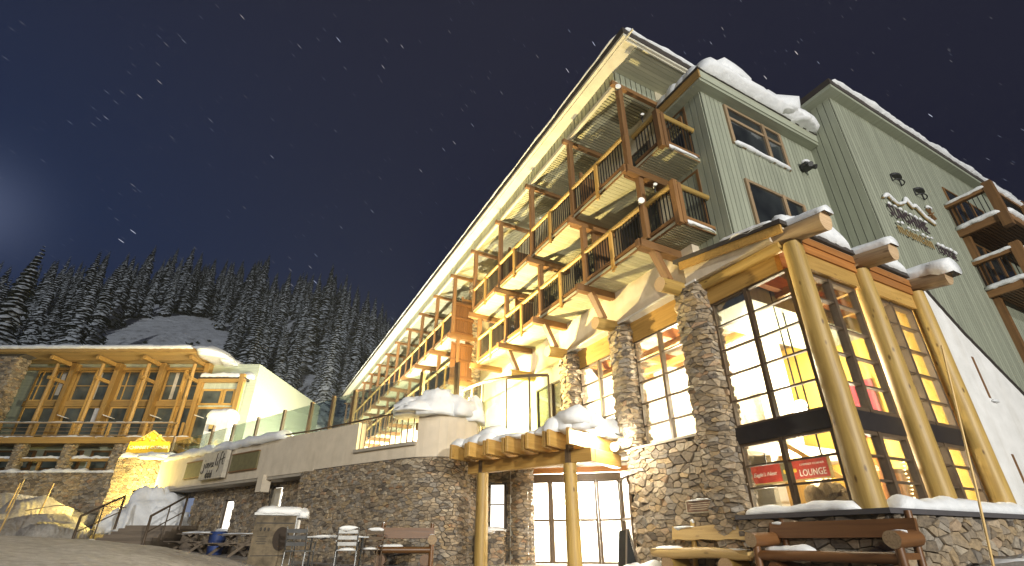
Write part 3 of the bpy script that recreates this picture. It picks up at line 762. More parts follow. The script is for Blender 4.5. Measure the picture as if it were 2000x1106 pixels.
# balconies at the far right of the block
for z, yo in ((10.0, 3.75), (7.72, 3.85)):
    m = MB(); m.box(19.6, 24.5, yo, 5.0, z - .04, z)
    q = yo + .02
    while q < 4.9: m.box(19.65, 24.4, q, q + .06, z - .075, z - .042); q += .09
    m.box(19.52, 24.6, yo - .08, yo, z - .24, z + .02, 1); m.box(19.5, 19.6, yo, 5.0, z - .24, z + .02, 1)
    fl = m.build('block_balcony', ['cedar', 'cedar'], HOT)
    m = MB(); m.box(19.45, 19.62, yo + .05, 5.0, z + .92, z + 1.04); m.box(19.45, 24.5, yo - .02, yo + .1, z + .92, z + 1.04); m.build('top_rail', 'cedar', fl)
    m = MB(); m.box(19.43, 19.67, yo - .1, yo + .14, z - .5, z + 1.2); m.build('rail_post', 'cedar', fl)
    m = MB(); m.box(21.8, 22.0, yo - .1, yo + .1, z - .5, z + 1.2); m.build('rail_post', 'cedar', fl)
    m = MB()
    for i in range(1, 10): yy = yo + (5 - yo) * i / 10; m.beam((19.54, yy, z + .03), (19.54, yy, z + .94), .02, .02, up=(1, 0, 0))
    for i in range(1, 38): xx = 19.6 + i * .13; m.beam((xx, yo + .03, z + .03), (xx, yo + .03, z + .94), .02, .02, up=(0, 1, 0))
    m.build('balusters', 'black_metal', fl)
    m = MB(); snow_strip(m, [(19.53, 5.0, z + 1.04), (19.53, yo, z + 1.04)], .24, .13, 4); snow_strip(m, [(19.55, yo + .02, z + 1.04), (24.4, yo + .02, z + 1.04)], .24, .13, 6)
    snow_strip(m, [(19.5, 5.0, z + .02), (19.5, yo, z + .02)], .26, .16, 8); snow_strip(m, [(19.6, yo - .05, z + .02), (24.5, yo - .05, z + .02)], .26, .2, 9); m.build('snow_edge', 'snow', fl)
    window(HOT, (20.1, 4.96), (23.2, 4.96), z + .02, z + 2.1, (.33, .66), (), .08, .06, frame='cedar', glass='dark_glass', name='balcony_door')
m = MB(); m.box(19.72, 19.94, 4.80, 4.97, .5, 11.2); m.build('wall_post', 'cedar', HOT)
m = MB(); m.box(24.5, 24.7, 3.7, 3.9, 0, 12.5); m.build('wall_post', 'cedar', HOT)

# ------------------------------------------------------------------ corner lounge
ZS = 1.15
m = MB(); m.box(8.66, 16.2, 4.36, 7.0, -.3, 1.0, 0)
rubble(m, [(8.64, 7.0), (8.64, 4.34), (16.2, 4.34)], -.1, 1.0, .30, .60, .05, 3, flat=True); m.build('plinth_wall', ['mortar', 'stone'], HOT)
m = MB(); m.box(8.55, 16.2, 4.25, 7.0, 1.003, 1.08); m.build('capstone_ledge', 'capstone', HOT)
# stone wall below the lounge windows up to the entrance
m = MB(); m.box(8.80, 9.3, 7.0, 10.2, -.3, 2.74, 0); m.box(8.80, 11.2, 9.9, 10.2, -.3, 2.74, 0)
rubble(m, [(11.0, 10.22), (8.78, 10.22), (8.78, 7.0)], -.1, 2.74, .27, .62, .05, 9, flat=True); sw = m.build('stone_wall', ['mortar', 'stone'], HOT)
m = MB(); m.box(8.70, 9.25, 7.72, 13.3, 2.745, 2.80); m.build('window_sill', 'concrete', sw)
for q, (ya, yb, z0, zt) in enumerate(((7.72, 7.0, -.1, 6.25), (10.38, 9.74, 2.8, 6.22), (13.05, 12.38, 2.8, 6.25))):
    m = MB(); m.box(8.72, 9.2, yb, ya, z0, zt, 0)
    rubble(m, [(9.25, ya), (8.70, ya), (8.66, (ya + yb) / 2), (8.70, yb), (9.25, yb)], z0, zt, .23, .55, .07, 20 + q, flat=True); m.build('stone_pier', ['mortar', 'stone'], HOT)
for k in range(4):
    y = YB[k] if k < 3 else YB[3]; zz = 6.30
    if k == 3: y = 15.45
    m = MB(); m.tube((8.02, y, zz - .02), (9.1, y, zz + .02), .185, .17, 14, 3, .08, 0, 1); st = m.build('log_stub', ['honey_log', 'log_end'], HOT)
    m = MB(); m.beam((8.36, y, zz + .14), (7.96, y, 7.24), .14, .2, up=(0, 1, 0)); m.build('strut', 'cedar', HOT)
for ya, yb in ((6.96, 5.15), (9.74, 7.74), (12.38, 10.40)):
    m = MB(); m.box(8.98, 9.18, yb, ya, 5.70, 6.30)
    bm_ = m.build('window_beam', 'glulam', HOT)
m = MB(); m.tube((8.93, 7.05, 6.22), (8.93, 4.9, 6.16), .125, .125, 12, 4, .05); m.build('plate_log', 'honey_log', HOT)
up_rows = (3.34, 3.93, 4.51, 5.10)
window(HOT, (9.06, 6.95), (9.06, 4.98), 2.78, 5.70, (.48,), up_rows, .06, .10, .08, .035, name='lounge_window')
window(HOT, (9.06, 6.95), (9.06, 4.98), ZS - .05, 2.44, (.48,), (1.58, 2.0), .06, .10, .08, .035, name='lounge_window')
m = MB(); m.box(8.985, 9.13, 4.98, 6.95, 2.443, 2.777); m.build('spandrel_band', 'dark_band', HOT)
window(HOT, (9.06, 9.72), (9.06, 7.76), 2.80, 5.70, (.5,), up_rows, .06, .10, .08, .035, name='lounge_window')
window(HOT, (9.06, 12.36), (9.06, 10.40), 2.80, 5.70, (.5,), up_rows, .06, .10, .08, .035, name='lounge_window')
window(HOT, (9.06, 15.2), (9.06, 13.07), 2.80, 5.70, (.5,), (4.3,), .07, .10, .09, .04, name='lounge_window')
LX = (9.0, 11.38, 13.72)
for x in LX:
    m = MB(); m.tube((x, 4.73, 1.05), (x, 4.73, 6.12), .228, .182, 18, 10, .05); m.build('log_column', 'honey_log', HOT)
for xa, xb in ((9.22, 11.16), (11.6, 13.52)):
    for z0, z1, rw in ((2.80, 5.66, up_rows), (1.12, 2.44, (1.58, 2.0))):
        window(HOT, (xa, 4.90), (xb, 4.90), z0, z1, (.5,), rw, .09, .12, .10, .035, name='lounge_window')
    m = MB(); m.box(xa, xb, 4.83, 4.97, 2.443, 2.797); m.build('spandrel_band', 'dark_band', HOT)
    m = MB(); m.box(xa - .02, xb + .02, 4.74, 4.94, 5.665, 6.03, 0); m.build('window_beam', 'glulam', HOT)
    m = MB(); m.box(xa - .05, xb + .05, 4.70, 4.94, 6.035, 6.24, 0); m.box(xa - .05, xb + .05, 4.67, 4.94, 6.243, 6.42, 0); m.build('fascia_planks', 'orange_plank', HOT)
# lounge roof
m = MB()
def sl(y): return 6.46 + .19 * (y - 4.6)
for (za, zb, x0, yf, mi) in ((.0, .10, 8.60, 4.62, 1), (-.2, -.003, 8.63, 4.66, 0)):
    a = [(x0, yf, sl(yf) + za), (14.0, yf, sl(yf) + za), (14.0, 7.5, sl(7.5) + za), (x0, 7.5, sl(7.5) + za)]
    if mi == 0: a = [(x0, yf + .0, sl(yf) + za), (x0 + .06, yf, sl(yf) + za), (x0 + .06, 7.35, sl(7.35) + za), (x0, 7.35, sl(7.35) + za)]
    m.poly(a, (0, 0, zb - za), mi)
m.build('lounge_roof', ['glulam', 'roof_edge'], HOT)
m = MB(); m.poly([(8.69, 4.7, sl(4.7) - .06), (13.95, 4.7, sl(4.7) - .06), (13.95, 7.3, sl(7.3) - .06), (8.69, 7.3, sl(7.3) - .06)], (0, 0, .05)); m.poly([(8.72, 5.0, 6.28), (8.72, 7.3, 6.32), (8.72, 7.3, 6.85), (8.72, 5.0, 6.42)], (.2, 0, 0)); m.build('lounge_soffit', 'stucco', HOT)
for i, x in enumerate(LX):
    m = MB(); m.tube((x, 5.9, 6.52), (x, 3.98, 6.24), .20, .205, 16, 5, .06, 0, 1); m.build('rafter_log', ['grey_log', 'log_end'], HOT)
# inside of the lounge: floors, walls, ceiling, rafters, stair
m = MB(); m.box(9.25, 15.2, 12.9, 13.1, 2.99, 6.2); m.box(9.25, 12.3, 10.1, 10.19, 1.0, 2.8); m.box(13.95, 14.1, 5.0, 13, 0, 7); m.box(12.2, 12.35, 7.6, 12.9, 2.99, 6.2); m.box(12.2, 12.35, 7.6, 10.1, .9, 2.99); m.box(10.9, 12.2, 7.6, 7.72, 1.0, 2.46); m.build('inner_wall', 'plaster', HOT)
m = MB(); m.box(9.4, 14.0, 5.2, 10.1, .85, 1.0); m.box(9.45, 14.0, 7.4, 10.2, 2.46, 2.74); m.box(9.45, 14.0, 10.2, 13.0, 2.88, 2.98); m.build('inner_floor', 'plaster', HOT)
m = MB(); m.poly([(9.2, 5.0, sl(5.0) - .12), (14.0, 5.0, sl(5.0) - .12), (14.0, 13, sl(5.0) + .55), (9.2, 13, sl(5.0) + .55)], (0, 0, .05)); m.build('inner_ceiling', 'orange_plank', HOT)
for y in (5.9, 7.6, 9.3, 11.0, 12.4):
    m = MB(); m.box(9.25, 13.95, y - .08, y + .08, 5.85, 6.2); m.build('ceiling_beam', 'orange_plank', HOT)
for x in (10.2, 11.4, 12.6):
    m = MB(); m.box(x - .06, x + .06, 5.1, 12.9, 5.72, 5.9); m.build('ceiling_beam', 'glulam', HOT)
m = MB(); m.box(13.80, 13.94, 5.1, 9.4, 1.0, 5.9); m.build('yellow_panel', 'yellow_plaster', HOT)
m = MB()
for i in range(12): m.box(11.2, 12.2, 6.4 + i * .1, 6.5 + i * .1, 1.0, 1.12 + i * .12)
m.build('inner_stair', 'glulam', HOT)
m = MB(); m.beam((11.15, 5.6, 1.3), (11.15, 7.6, 2.9), .06, .10); m.beam((11.15, 5.4, 1.9), (12.3, 5.4, 1.9), .05, .07)
for i in range(9): m.beam((11.15 + i * .13, 5.4, 1.0), (11.15 + i * .13, 5.4, 1.9), .02, .02, up=(0, 1, 0))
m.build('stair_rail', 'glulam', HOT)
m = MB(); m.box(12.1, 12.5, 5.6, 6.0, 1.0, 2.0); m.box(12.9, 13.5, 6.6, 6.75, 1.0, 2.45); m.build('bar_cabinet', 'orange_plank', HOT)
m = MB(); m.box(13.7, 13.79, 6.3, 6.9, 3.0, 4.4); m.build('wall_hanging', 'red_cloth', HOT)
m = MB(); m.box(10.9, 12.19, 8.4, 8.46, 2.9, 4.4); m.build('photo_panel', 'wallpaper_photo', HOT)
#==PART3==
# ------------------------------------------------------------------ terrace podium in front of the long wing
TER = thing('terrace_podium', 'curved stone and stucco terrace wall with a snowy parapet left of the entrance', 'terrace', (2, 18, 0))
curve = curve_pts([(1.9, 20.5), (3.34, 17.55), (4.40, 15.55), (4.95, 14.98), (5.45, 14.74), (6.0, 14.74), (6.55, 15.05), (6.85, 15.5)], .22)
def offs(pts, d):
    P = Path2(pts); return [(p.x + n.x * d, p.y + n.y * d) for p, n in zip(P.p, P.n)]
def strip(mb, pts, d0, d1, z0, z1, mi=0):
    a, b = offs(pts, d0), offs(pts, d1); n = len(pts)
    vs = [(*p, z) for p in a for z in (z0, z1)] + [(*p, z) for p in b for z in (z0, z1)]
    fs = []; o = 2 * n
    for i in range(n - 1):
        fs += [(o + 2 * i, o + 2 * i + 2, o + 2 * i + 3, o + 2 * i + 1), (2 * i, 2 * i + 1, 2 * i + 3, 2 * i + 2), (2 * i + 1, o + 2 * i + 1, o + 2 * i + 3, 2 * i + 3), (2 * i, 2 * i + 2, o + 2 * i + 2, o + 2 * i)]
    fs += [(0, o, o + 1, 1), (2 * n - 2, 2 * n - 1, o + 2 * n - 1, o + 2 * n - 2)]
    mb.add(vs, fs, None, mi, .5)
m = MB(); strip(m, curve, -.4, 0, -.3, 3.0, 0); rubble(m, curve, -.1, 2.98, .22, .56, .06, 31); m.build('stone_wall', ['mortar', 'stone'], TER)
rec = [(-3.6, 33.3), (2.75, 20.6)]
RP = Path2(rec); s0 = 2.236
W3 = ((s0 + .12, s0 + 1.45, .95, 2.66), (s0 + 4.5, s0 + 5.5, 1.05, 2.34), (s0 + 8.32, s0 + 9.25, .9, 2.72))
m = MB()
# wall body split round the window openings
def wall_with_holes(mb, P, z0, z1, holes, th=.3, mi=0):
    ss = [0]
    for h in sorted(holes): ss += [h[0], h[1]]
    ss.append(P.L)
    d = (P.p[1] - P.p[0]).normalized(); n = Vector((d.y, -d.x, 0))
    def bx(a, b, za, zb):
        if b - a < .01 or zb - za < .01: return
        c = P.p[0] + d * (a + b) / 2 - n * th / 2; mb.obox((c.x, c.y, (za + zb) / 2), d * (b - a) / 2, n * th / 2, (0, 0, (zb - za) / 2), mi)
    for i in range(len(ss) - 1):
        if i % 2 == 0: bx(ss[i], ss[i + 1], z0, z1)
        else:
            h = sorted(holes)[i // 2]; bx(ss[i], ss[i + 1], z0, h[2]); bx(ss[i], ss[i + 1], h[3], z1)
wall_with_holes(m, RP, -.3, 2.9, W3)
rubble(m, rec, -.1, 2.88, .28, .6, .05, 33, holes=W3); m.build('stone_wall', ['mortar', 'stone'], TER)
for i, h in enumerate(W3):
    a, n = RP.at(h[0]); b, _ = RP.at(h[1]); o_ = -n * .16
    wo = window(TER, (a.x + o_.x, a.y + o_.y), (b.x + o_.x, b.y + o_.y), h[2], h[3], (), (), .07, .08, frame='bronze', glass=('blue_lit_window', 'lit_window', 'lit_window')[i])
    if i != 0:
        mm = MB(); c = (a + b) / 2
        if i == 2: mm.obox((a + (b - a) * .33 - n * .1)[:2] + ((h[2] + h[3]) / 2,), (b - a) * .30, n * .02, (0, 0, (h[3] - h[2]) / 2 - .08)); mm.build('blind', 'pale_board', wo)
        else:
            snow_strip(mm, [(*(a + n * .04)[:2], h[2]), (*(b + n * .04)[:2], h[2])], .2, .12, 4); mm.build('snow_sill', 'snow', wo)
front = [(-4.0, 32.2), (1.9, 20.5)]
allf = front[:1] + curve
P_f = Path2(front)
m = MB(); strip(m, front + curve[1:4], -.9, .04, 2.96, 3.06); m.build('slab_edge', 'stucco', TER)
PA = Path2(allf)
# parapet, with the low notch that carries the balusters
seg = [(allf[0]), (1.9, 20.5)]
ic = [i for i, p in enumerate(curve) if p[1] < 17.75][0]; jc = [i for i, p in enumerate(curve) if p[1] < 15.35][0]
m = MB(); strip(m, front, -.3, .03, 3.062, 4.42); strip(m, curve[:ic + 1], -.3, .03, 3.0, 4.40); strip(m, curve[ic:jc + 1], -.3, .03, 3.0, 3.45); strip(m, curve[jc:], -.3, .03, 3.0, 4.38)
m.build('stucco_parapet', 'stucco', TER)
m = MB(); strip(m, curve[ic:jc + 1], -.02, .14, 3.36, 3.46); m.build('notch_sill', 'concrete', TER)
hr = [(p[0], p[1], 4.52) for p in offs(curve[:jc + 2], -.1)]; pre = [(.55, 23.2, 4.56), (1.2, 21.9, 4.54)]
m = MB(); m.path(pre + hr, .035, 8); r_ = m.build('hand_rail', 'bronze', TER)
m = MB()
pn = Path2(offs(curve[ic:jc + 1], -.1)); n = 11
for i in range(n + 1):
    p, _ = pn.at(pn.L * i / n); m.beam((p.x, p.y, 3.45), (p.x, p.y, 4.5), .03 if i % 3 else .045, .03, up=(1, 0, 0))
pn = Path2(offs(curve[:ic], -.1))
for i in range(5): p, _ = pn.at(pn.L * i / 5); m.beam((p.x, p.y, 4.4), (p.x, p.y, 4.52), .03, .03, up=(1, 0, 0))
m.build('balusters', 'bronze', r_)
m = MB(); pl = [(p[0], p[1], 2.99) for p in allf] + [(7.6, 14.9, 2.99), (8.8, 13.3, 2.99), (8.9, 10.4, 2.99), (9.05, 10.4, 2.99), (9.05, 50, 2.99), (-6, 50, 2.99)]
m.poly(pl, (0, 0, -.14)); m.build('terrace_slab', 'concrete', TER)
m = MB(); m.obox((.74, 22.86, 2.72), (.09, -.18, 0), (.16, .08, 0), (0, 0, .32)); m.build('corbel', 'stucco', TER)
# snow lying along the far parapet and on its right end
def snowthing(name, label, fn, cat='snow', group=None, mt='snow'):
    m = MB(); fn(m); o = m.build(name, mt); return tag(o, label, cat, group)
def f(m):
    a = offs(front, -.28); snow_strip(m, [(a[0][0], a[0][1], 4.42), (.1, 24.3, 4.40), (1.3, 21.9, 4.40)], .72, .36, 2, step=.3, rough=.45, droop=.08)
snowthing('snow_drift', 'long rounded snow bank lying on the parapet above the coffee sign', f)
def f(m):
    blob(m, (4.55, 15.50, 4.45), (.70, .62, .50), 3, .32, 26, 14); blob(m, (5.2, 15.05, 4.50), (.80, .55, .64), 5, .34, 26, 14); blob(m, (5.85, 15.0, 4.48), (.62, .5, .52), 8, .36, 26, 14); blob(m, (6.4, 15.2, 4.42), (.55, .5, .58), 9, .36, 26, 14); blob(m, (5.0, 15.0, 4.42), (1.2, .42, .25), 12, .3, 26, 14)
snowthing('snow_drift', 'plump pillow of snow at the right end of the terrace handrail', f)
# glass wind fence on the terrace
FEN = thing('glass_fence', 'clear glass wind fence with dark posts along the terrace edge', 'fence', (1, 25, 4.4))
fp = [(-4.36, 37.3), (-2.1, 32.5), (-1.02, 30.09), (.05, 27.8), (1.1, 25.55), (2.07, 23.42), (2.77, 21.92), (3.4, 20.55), (5.11, 16.85), (5.88, 15.3)]
for i, (x, y) in enumerate(fp):
    m = MB(); m.obox((x, y, 5.25), (.035, -.07, 0), (.05, .025, 0), (0, 0, 1.08 + (.25 if i in (0, 1) else 0))); m.build('fence_post', 'bronze', FEN)
    if i < len(fp) - 1:
        x2, y2 = fp[i + 1]; a, b = Vector((x, y, 5.25)), Vector((x2, y2, 5.25)); d = (b - a).normalized()
        m = MB(); m.obox((a + b) / 2, (b - a) / 2 - d * .06, Vector((d.y, -d.x, 0)) * .008, (0, 0, .98)); m.build('glass_panel', 'fence_glass', FEN)
# tall glazed screen at terrace level beside the first stone pier
SCR = thing('glazed_screen', 'tall curved glass screen with dark frame on the terrace by the stone pier', 'screen', (8, 14.5, 3))
sp_ = curve_pts([(6.75, 16.9), (7.0, 15.6), (7.5, 14.7), (8.1, 14.1), (8.66, 13.75)], .55)
m = MB(); m.path([(p[0], p[1], 5.85) for p in sp_], .06, 6); m.path([(p[0], p[1], 3.06) for p in sp_], .05, 6); m.build('top_frame', 'bronze', SCR)
for p in sp_[::1]:
    m = MB(); m.beam((*p, 3.0), (*p, 5.85), .05, .06, up=(1, 0, 0)); m.build('fence_post', 'bronze', SCR)
for a, b in zip(sp_, sp_[1:]):
    m = MB(); a, b = Vector((*a, 4.45)), Vector((*b, 4.45)); d = (b - a).normalized(); m.obox((a + b) / 2, (b - a) / 2 - d * .04, Vector((d.y, -d.x, 0)) * .006, (0, 0, 1.33)); m.build('glass_panel', 'fence_glass', SCR)

# ------------------------------------------------------------------ entrance recess, door, canopy
ENT = thing('entrance_porch', 'recessed hotel entrance with wide glazed doors between rough stone walls', 'entrance', (9, 13.5, 0))
A, B = (8.2, 14.46), (10.37, 12.52)
ew = [(6.85, 15.5), (7.2, 15.05), (8.16, 14.50)]
EP = Path2(ew); ho = (.40, .98, .95, 2.35)
m = MB(); wall_with_holes(m, Path2([ew[0], ew[2]]), -.2, 2.85, ((.46, 1.0, .95, 2.35),)); rubble(m, [ew[0], ew[2]], -.1, 2.85, .22, .6, .05, 51, holes=((.46, 1.0, .95, 2.35),)); m.build('stone_wall', ['mortar', 'stone'], ENT)
window(ENT, (7.21, 15.33), (7.67, 15.0), .95, 2.35, (), (1.7,), .06, .08, glass='lit_window')
# low stone planter under that window
m = MB(); m.obox((6.98, 14.55, .42), (.30, -.17, 0), (.16, .26, 0), (0, 0, .5), 0); rubble(m, [(6.55, 14.5), (7.12, 14.12), (7.45, 14.62)], -.1, .92, .2, .6, .05, 52, flat=True); m.build('stone_planter', ['mortar', 'stone'], ENT)
m = MB(); blob(m, (6.98, 14.55, .90), (.42, .36, .14), 4, .2); m.build('snow_cap', 'snow', ENT)
m = MB(); m.obox((7.86, 14.38, 1.4), (.19, -.12, 0), (.10, .16, 0), (0, 0, 1.5), 0); rubble(m, [(7.55, 14.38), (7.66, 14.16), (8.05, 13.94), (8.2, 14.2)], -.1, 2.8, .19, .55, .05, 53, flat=True); m.build('stone_pier', ['mortar', 'stone'], ENT)
dd = Vector((B[0] - A[0], B[1] - A[1], 0)); dl = dd.length; dn = dd.normalized(); nn = Vector((dn.y, -dn.x, 0))
def alongd(t, o=0): p = Vector((*A, 0)) + dn * t + nn * o; return (p.x, p.y)
for i in range(4):
    window(ENT, alongd(dl * i / 4 + .005), alongd(dl * (i + 1) / 4 - .005), .03, 2.38, (), (1.22,), .075, .10, bw=.07, name='entrance_door', pane='pane')
m = MB(); c = Vector((*A, 2.48)) + dn * dl / 2; m.obox(c, dn * (dl / 2 + .05), nn * .08, (0, 0, .10)); m.build('door_header', 'bronze', ENT)
window(ENT, (10.36, 12.50), (9.92, 11.55), .03, 2.38, (), (1.22,), .09, .10, bw=.07, name='side_light')
m = MB(); c = Vector((*A, 2.68)) + dn * dl / 2; m.obox(c + nn * .1, dn * (dl / 2 + .35), nn * .07, (0, 0, .085)); m.build('lintel', 'orange_plank', ENT)
# vestibule behind the doors
m = MB(); q0 = Vector((*A, 0)) - nn * 2.6; c = q0 + dn * dl / 2; m.obox((c.x, c.y, 1.4), dn * 2.4, nn * .08, (0, 0, 1.5)); c2 = Vector((*A, 0)) - nn * 1.3 - dn * .5; m.obox((c2.x, c2.y, 1.4), dn * .08, nn * 1.4, (0, 0, 1.5)); c3 = Vector((*B, 0)) - nn * 1.3 + dn * .9; m.obox((c3.x, c3.y, 1.4), dn * .08, nn * 1.4, (0, 0, 1.5)); m.build('inner_wall', 'white_paint', ENT)
m = MB(); c = Vector((*A, 0)) + dn * dl / 2 - nn * .5; m.obox((c.x, c.y, .005), dn * 2.6, nn * 2.4, (0, 0, .012)); m.build('floor_slab', 'concrete', ENT)
m = MB(); c = Vector((*A, 0)) + dn * dl / 2 - nn * 1.3; m.obox((c.x, c.y, 2.80), dn * 2.5, nn * 1.5, (0, 0, .04)); m.build('inner_ceiling', 'white_paint', ENT)
lamp('vestibule_lamp', 'POINT', (*alongd(dl * .5, -1.3), 2.5), 3800, (1, .93, .80), None, .12)
lamp('vestibule_lamp', 'POINT', (*alongd(dl * .95, -1.0), 1.6), 1600, (1, .93, .80), None, .12)

CAN = thing('entrance_canopy', 'timber entrance canopy of heavy rafters on two log posts under deep snow', 'canopy', (6.6, 12, 0))
b0, b1 = Vector((5.85, 13.78, 0)), Vector((7.52, 9.98, 0)); bd = (b1 - b0).normalized(); bi = Vector((-bd.y, bd.x, 0))    # bi points to the building
Z = lambda p, z: Vector((p.x, p.y, z))
m = MB(); m.beam(Z(b0, 2.56), Z(b1, 2.56), .20, .33); m.build('main_beam', 'glulam', CAN, bevel=.01)
m = MB(); e = b1 + bi * 1.25; m.beam(Z(b1 - bd * .10 + bi * .11, 2.56), Z(b1 - bd * .1 + bi * 1.5, 2.56), .2, .33); m.build('return_beam', 'glulam', CAN, bevel=.01)
for px in ((6.05, 13.3), (7.19, 10.54)):
    m = MB(); m.tube((*px, -.2), (*px, 2.39), .185, .165, 16, 6, .06); m.build('log_post', 'honey_log', CAN)
    m = MB(); m.obox((px[0], px[1], 2.6), bd * .055, bi * .13, (0, 0, .24)); m.build('bracket', 'bronze', CAN)
rt = []
L = (b1 - b0).length
for i, t in enumerate((.02, .135, .185, .30, .35, .46, .51, .62, .67, .78, .83, .95)):
    p = b0 + bd * L * t; fr_ = -.92 + (.10 if i % 2 else 0)
    m = MB(); m.beam(Z(p + bi * fr_, 2.925), Z(p + bi * 1.7, 2.925), .085, .39, up=(0, 0, 1)); m.build('rafter', 'glulam', CAN, bevel=.008)
def f(m):
    for i, t in enumerate((.0, .09, .18, .27, .36, .45, .54, .63, .72, .81, .90, .985)):
        p = b0 + bd * L * t; h = .20 + .08 * math.sin(t * 9) + .18 * smooth(.6, .95, t)
        snow_strip(m, [Z(p - bi * (.74 - .1 * math.sin(t * 21)), 3.12), Z(p + bi * 1.6, 3.14)], .58, h * 1.15, i, step=.1, rough=.3, endr=.5, droop=.04)
    blob(m, Z(b0 + bd * L * .93 - bi * .35, 3.36), (.42, .5, .36), 6, .25); blob(m, Z(b0 + bd * L * .25 - bi * .1, 3.34), (.5, .45, .30), 2, .25)
    blob(m, Z(b0 + bd * L * .98 - bi * .1, 3.22), (.3, .5, .25), 12, .25)
snowthing('snow_drift', 'thick melting snow heaped over the entrance canopy rafters', f)

def fixture(name, label, loc, aim, r=.09, globe=False, mount=None, kind='lamp', group=None, bulb=None):
    t = thing(name, label, kind, loc, group); l = Vector(loc); d = (Vector(aim) - l).normalized()
    m = MB(); m.tube(l - d * .16, l - d * .02, r * .55, r * 1.05, 12, 1); 
    if mount is not None: m.path([l - d * .14, (l - d * .14).lerp(Vector(mount), .5) + Vector((0, 0, .03)), Vector(mount)], .018, 6)
    m.build('lamp_housing', 'lamp_shell', t)
    m = MB()
    if globe: blob(m, l + d * .04, (r, r, r), 1, 0, 14, 8, -1)
    else: m.tube(l - d * .018, l + d * .004, r * .98, r * .98, 12, 1)
    m.build('bulb', bulb or ('lamp_glow' if not globe else 'bulb_glow'), t); return t
# terrace floodlights, aimed up at the long wing
fixture('floodlight', 'dazzling floodlight behind the snow at the terrace corner', (6.15, 16.4, 4.75), (8.2, 12, 9), .14, mount=(6.4, 16.6, 4.0), kind='floodlight')
lamp('terrace_flood', 'POINT', (6.25, 16.1, 5.2), 7500, (1, .77, .32), None, .10)
fixture('floodlight', 'floodlight on the terrace far along the balconied wing', (4.9, 26.5, 4.5), (7.5, 27, 10), .14, mount=(5.0, 26.8, 3.9), kind='floodlight')
lamp('terrace_flood', 'POINT', (4.9, 26.3, 4.9), 10000, (1, .93, .72), None, .10)
lamp('terrace_flood', 'POINT', (5.0, 39, 4.9), 7500, (1, .93, .72), None, .10)
fixture('wall_lamp', 'star bright lamp on the stone wall over the canopy end', (7.95, 10.08, 3.17), (6.0, 7.2, 2.4), .11, mount=(8.74, 10.1, 3.1), kind='lamp')
lamp('entrance_lamp', 'POINT', (7.84, 9.93, 3.12), 800, (1, .90, .68), None, .08)
fixture('globe_lamp', 'round glass bulb under the right end of the canopy', (8.42, 10.25, 2.86), (8.3, 10.0, 2.8), .115, True, mount=(8.6, 10.5, 2.7), kind='lamp')
lamp('door_lamp', 'POINT', (8.6, 12.2, 2.3), 90, (1, .92, .76), None, .10)
# inside lights of the lounge
for loc, p in (((11.2, 7.6, 4.6), 620), ((10.8, 9.6, 4.9), 1250), ((10.8, 11.8, 4.9), 1250), ((12.6, 7.0, 4.3), 480), ((11.6, 7.1, 2.2), 420), ((9.65, 6.9, 1.5), 50), ((12.8, 6.4, 2.1), 420)):
    lamp('lounge_lamp', 'POINT', loc, p, (1, .88, .64), None, .12)
for i, (x, y, z, lb) in enumerate(((9.75, 5.9, 2.98, 'round glowing pendant lamp just above the dark band, behind the big corner window'), (10.6, 6.4, 3.35, 'small bright pendant lamp deeper inside the lounge, right of the mullion'), (9.9, 8.6, 3.9, 'bright pendant lamp behind the middle lounge window'), (9.9, 11.3, 3.7, 'bright pendant lamp behind the lounge window nearest the entrance'))):
    t = thing('pendant_lamp', lb, 'lamp', (x, y, z)); m = MB(); blob(m, (x, y, z), (.13, .13, .11), i, 0, 14, 8, -1); m.build('bulb', 'lamp_glow', t)
    m = MB(); m.tube((x, y, z + .1), (x, y, 5.75), .012, .012, 6); m.build('cord', 'black_metal', t)

# ------------------------------------------------------------------ lounge sign, straw mound, string lights
LS = thing('lounge_sign', 'red and gold lounge sign hanging behind the corner window', 'sign', (10.5, 6.75, 2))
sx = 10.5
m = MB(); m.box(sx, sx + .05, 5.88, 7.80, 1.79, 2.23); m.build('backboard', 'gold_frame', LS)
m = MB(); m.box(sx - .012, sx - .001, 5.93, 6.72, 1.82, 2.20); m.box(sx - .012, sx - .001, 6.98, 7.75, 1.82, 2.20); m.build('red_panel', 'red_sign', LS)
m = MB(); m.box(sx - .012, sx - .001, 6.725, 6.975, 1.82, 2.20); m.build('olive_panel', 'olive_board', LS)
Yd, Zd = (0, -1, 0), (0, 0, 1)
text('LOUNGE', .19, (sx - .02, 6.56, 1.87), Yd, Zd, 'white_paint', 'lettering', LS, .004, 0, spacing=1.05, xs=.74)
text('CHIMNEY CORNER', .06, (sx - .02, 6.52, 2.08), Yd, Zd, 'white_paint', 'lettering', LS, .003, spacing=1.05)
text("Eagle's Nest", .12, (sx - .02, 7.68, 1.96), Yd, Zd, 'white_paint', 'lettering', LS, .003, .35)
m = MB(); m.poly([(sx - .02, 6.92, 1.96), (sx - .02, 6.86, 1.96), (sx - .02, 6.86, 1.92), (sx - .02, 6.78, 2.0), (sx - .02, 6.86, 2.08), (sx - .02, 6.86, 2.04), (sx - .02, 6.92, 2.04)], (.006, 0, 0)); m.build('arrow', 'yellow_paint', LS)
m = MB(); m.poly([(sx - .02, 6.65 + .045 * math.cos(a * 1.047), 2.0 + .045 * math.sin(a * 1.047)) for a in range(6)], (.006, 0, 0)); m.build('leaf_mark', 'yellow_paint', LS)
m = MB(); m.box(sx + .01, sx + .03, 6.0, 6.03, 2.2, 5.7); m.box(sx + .01, sx + .03, 7.3, 7.33, 2.2, 2.46); m.build('hanger', 'black_metal', LS)
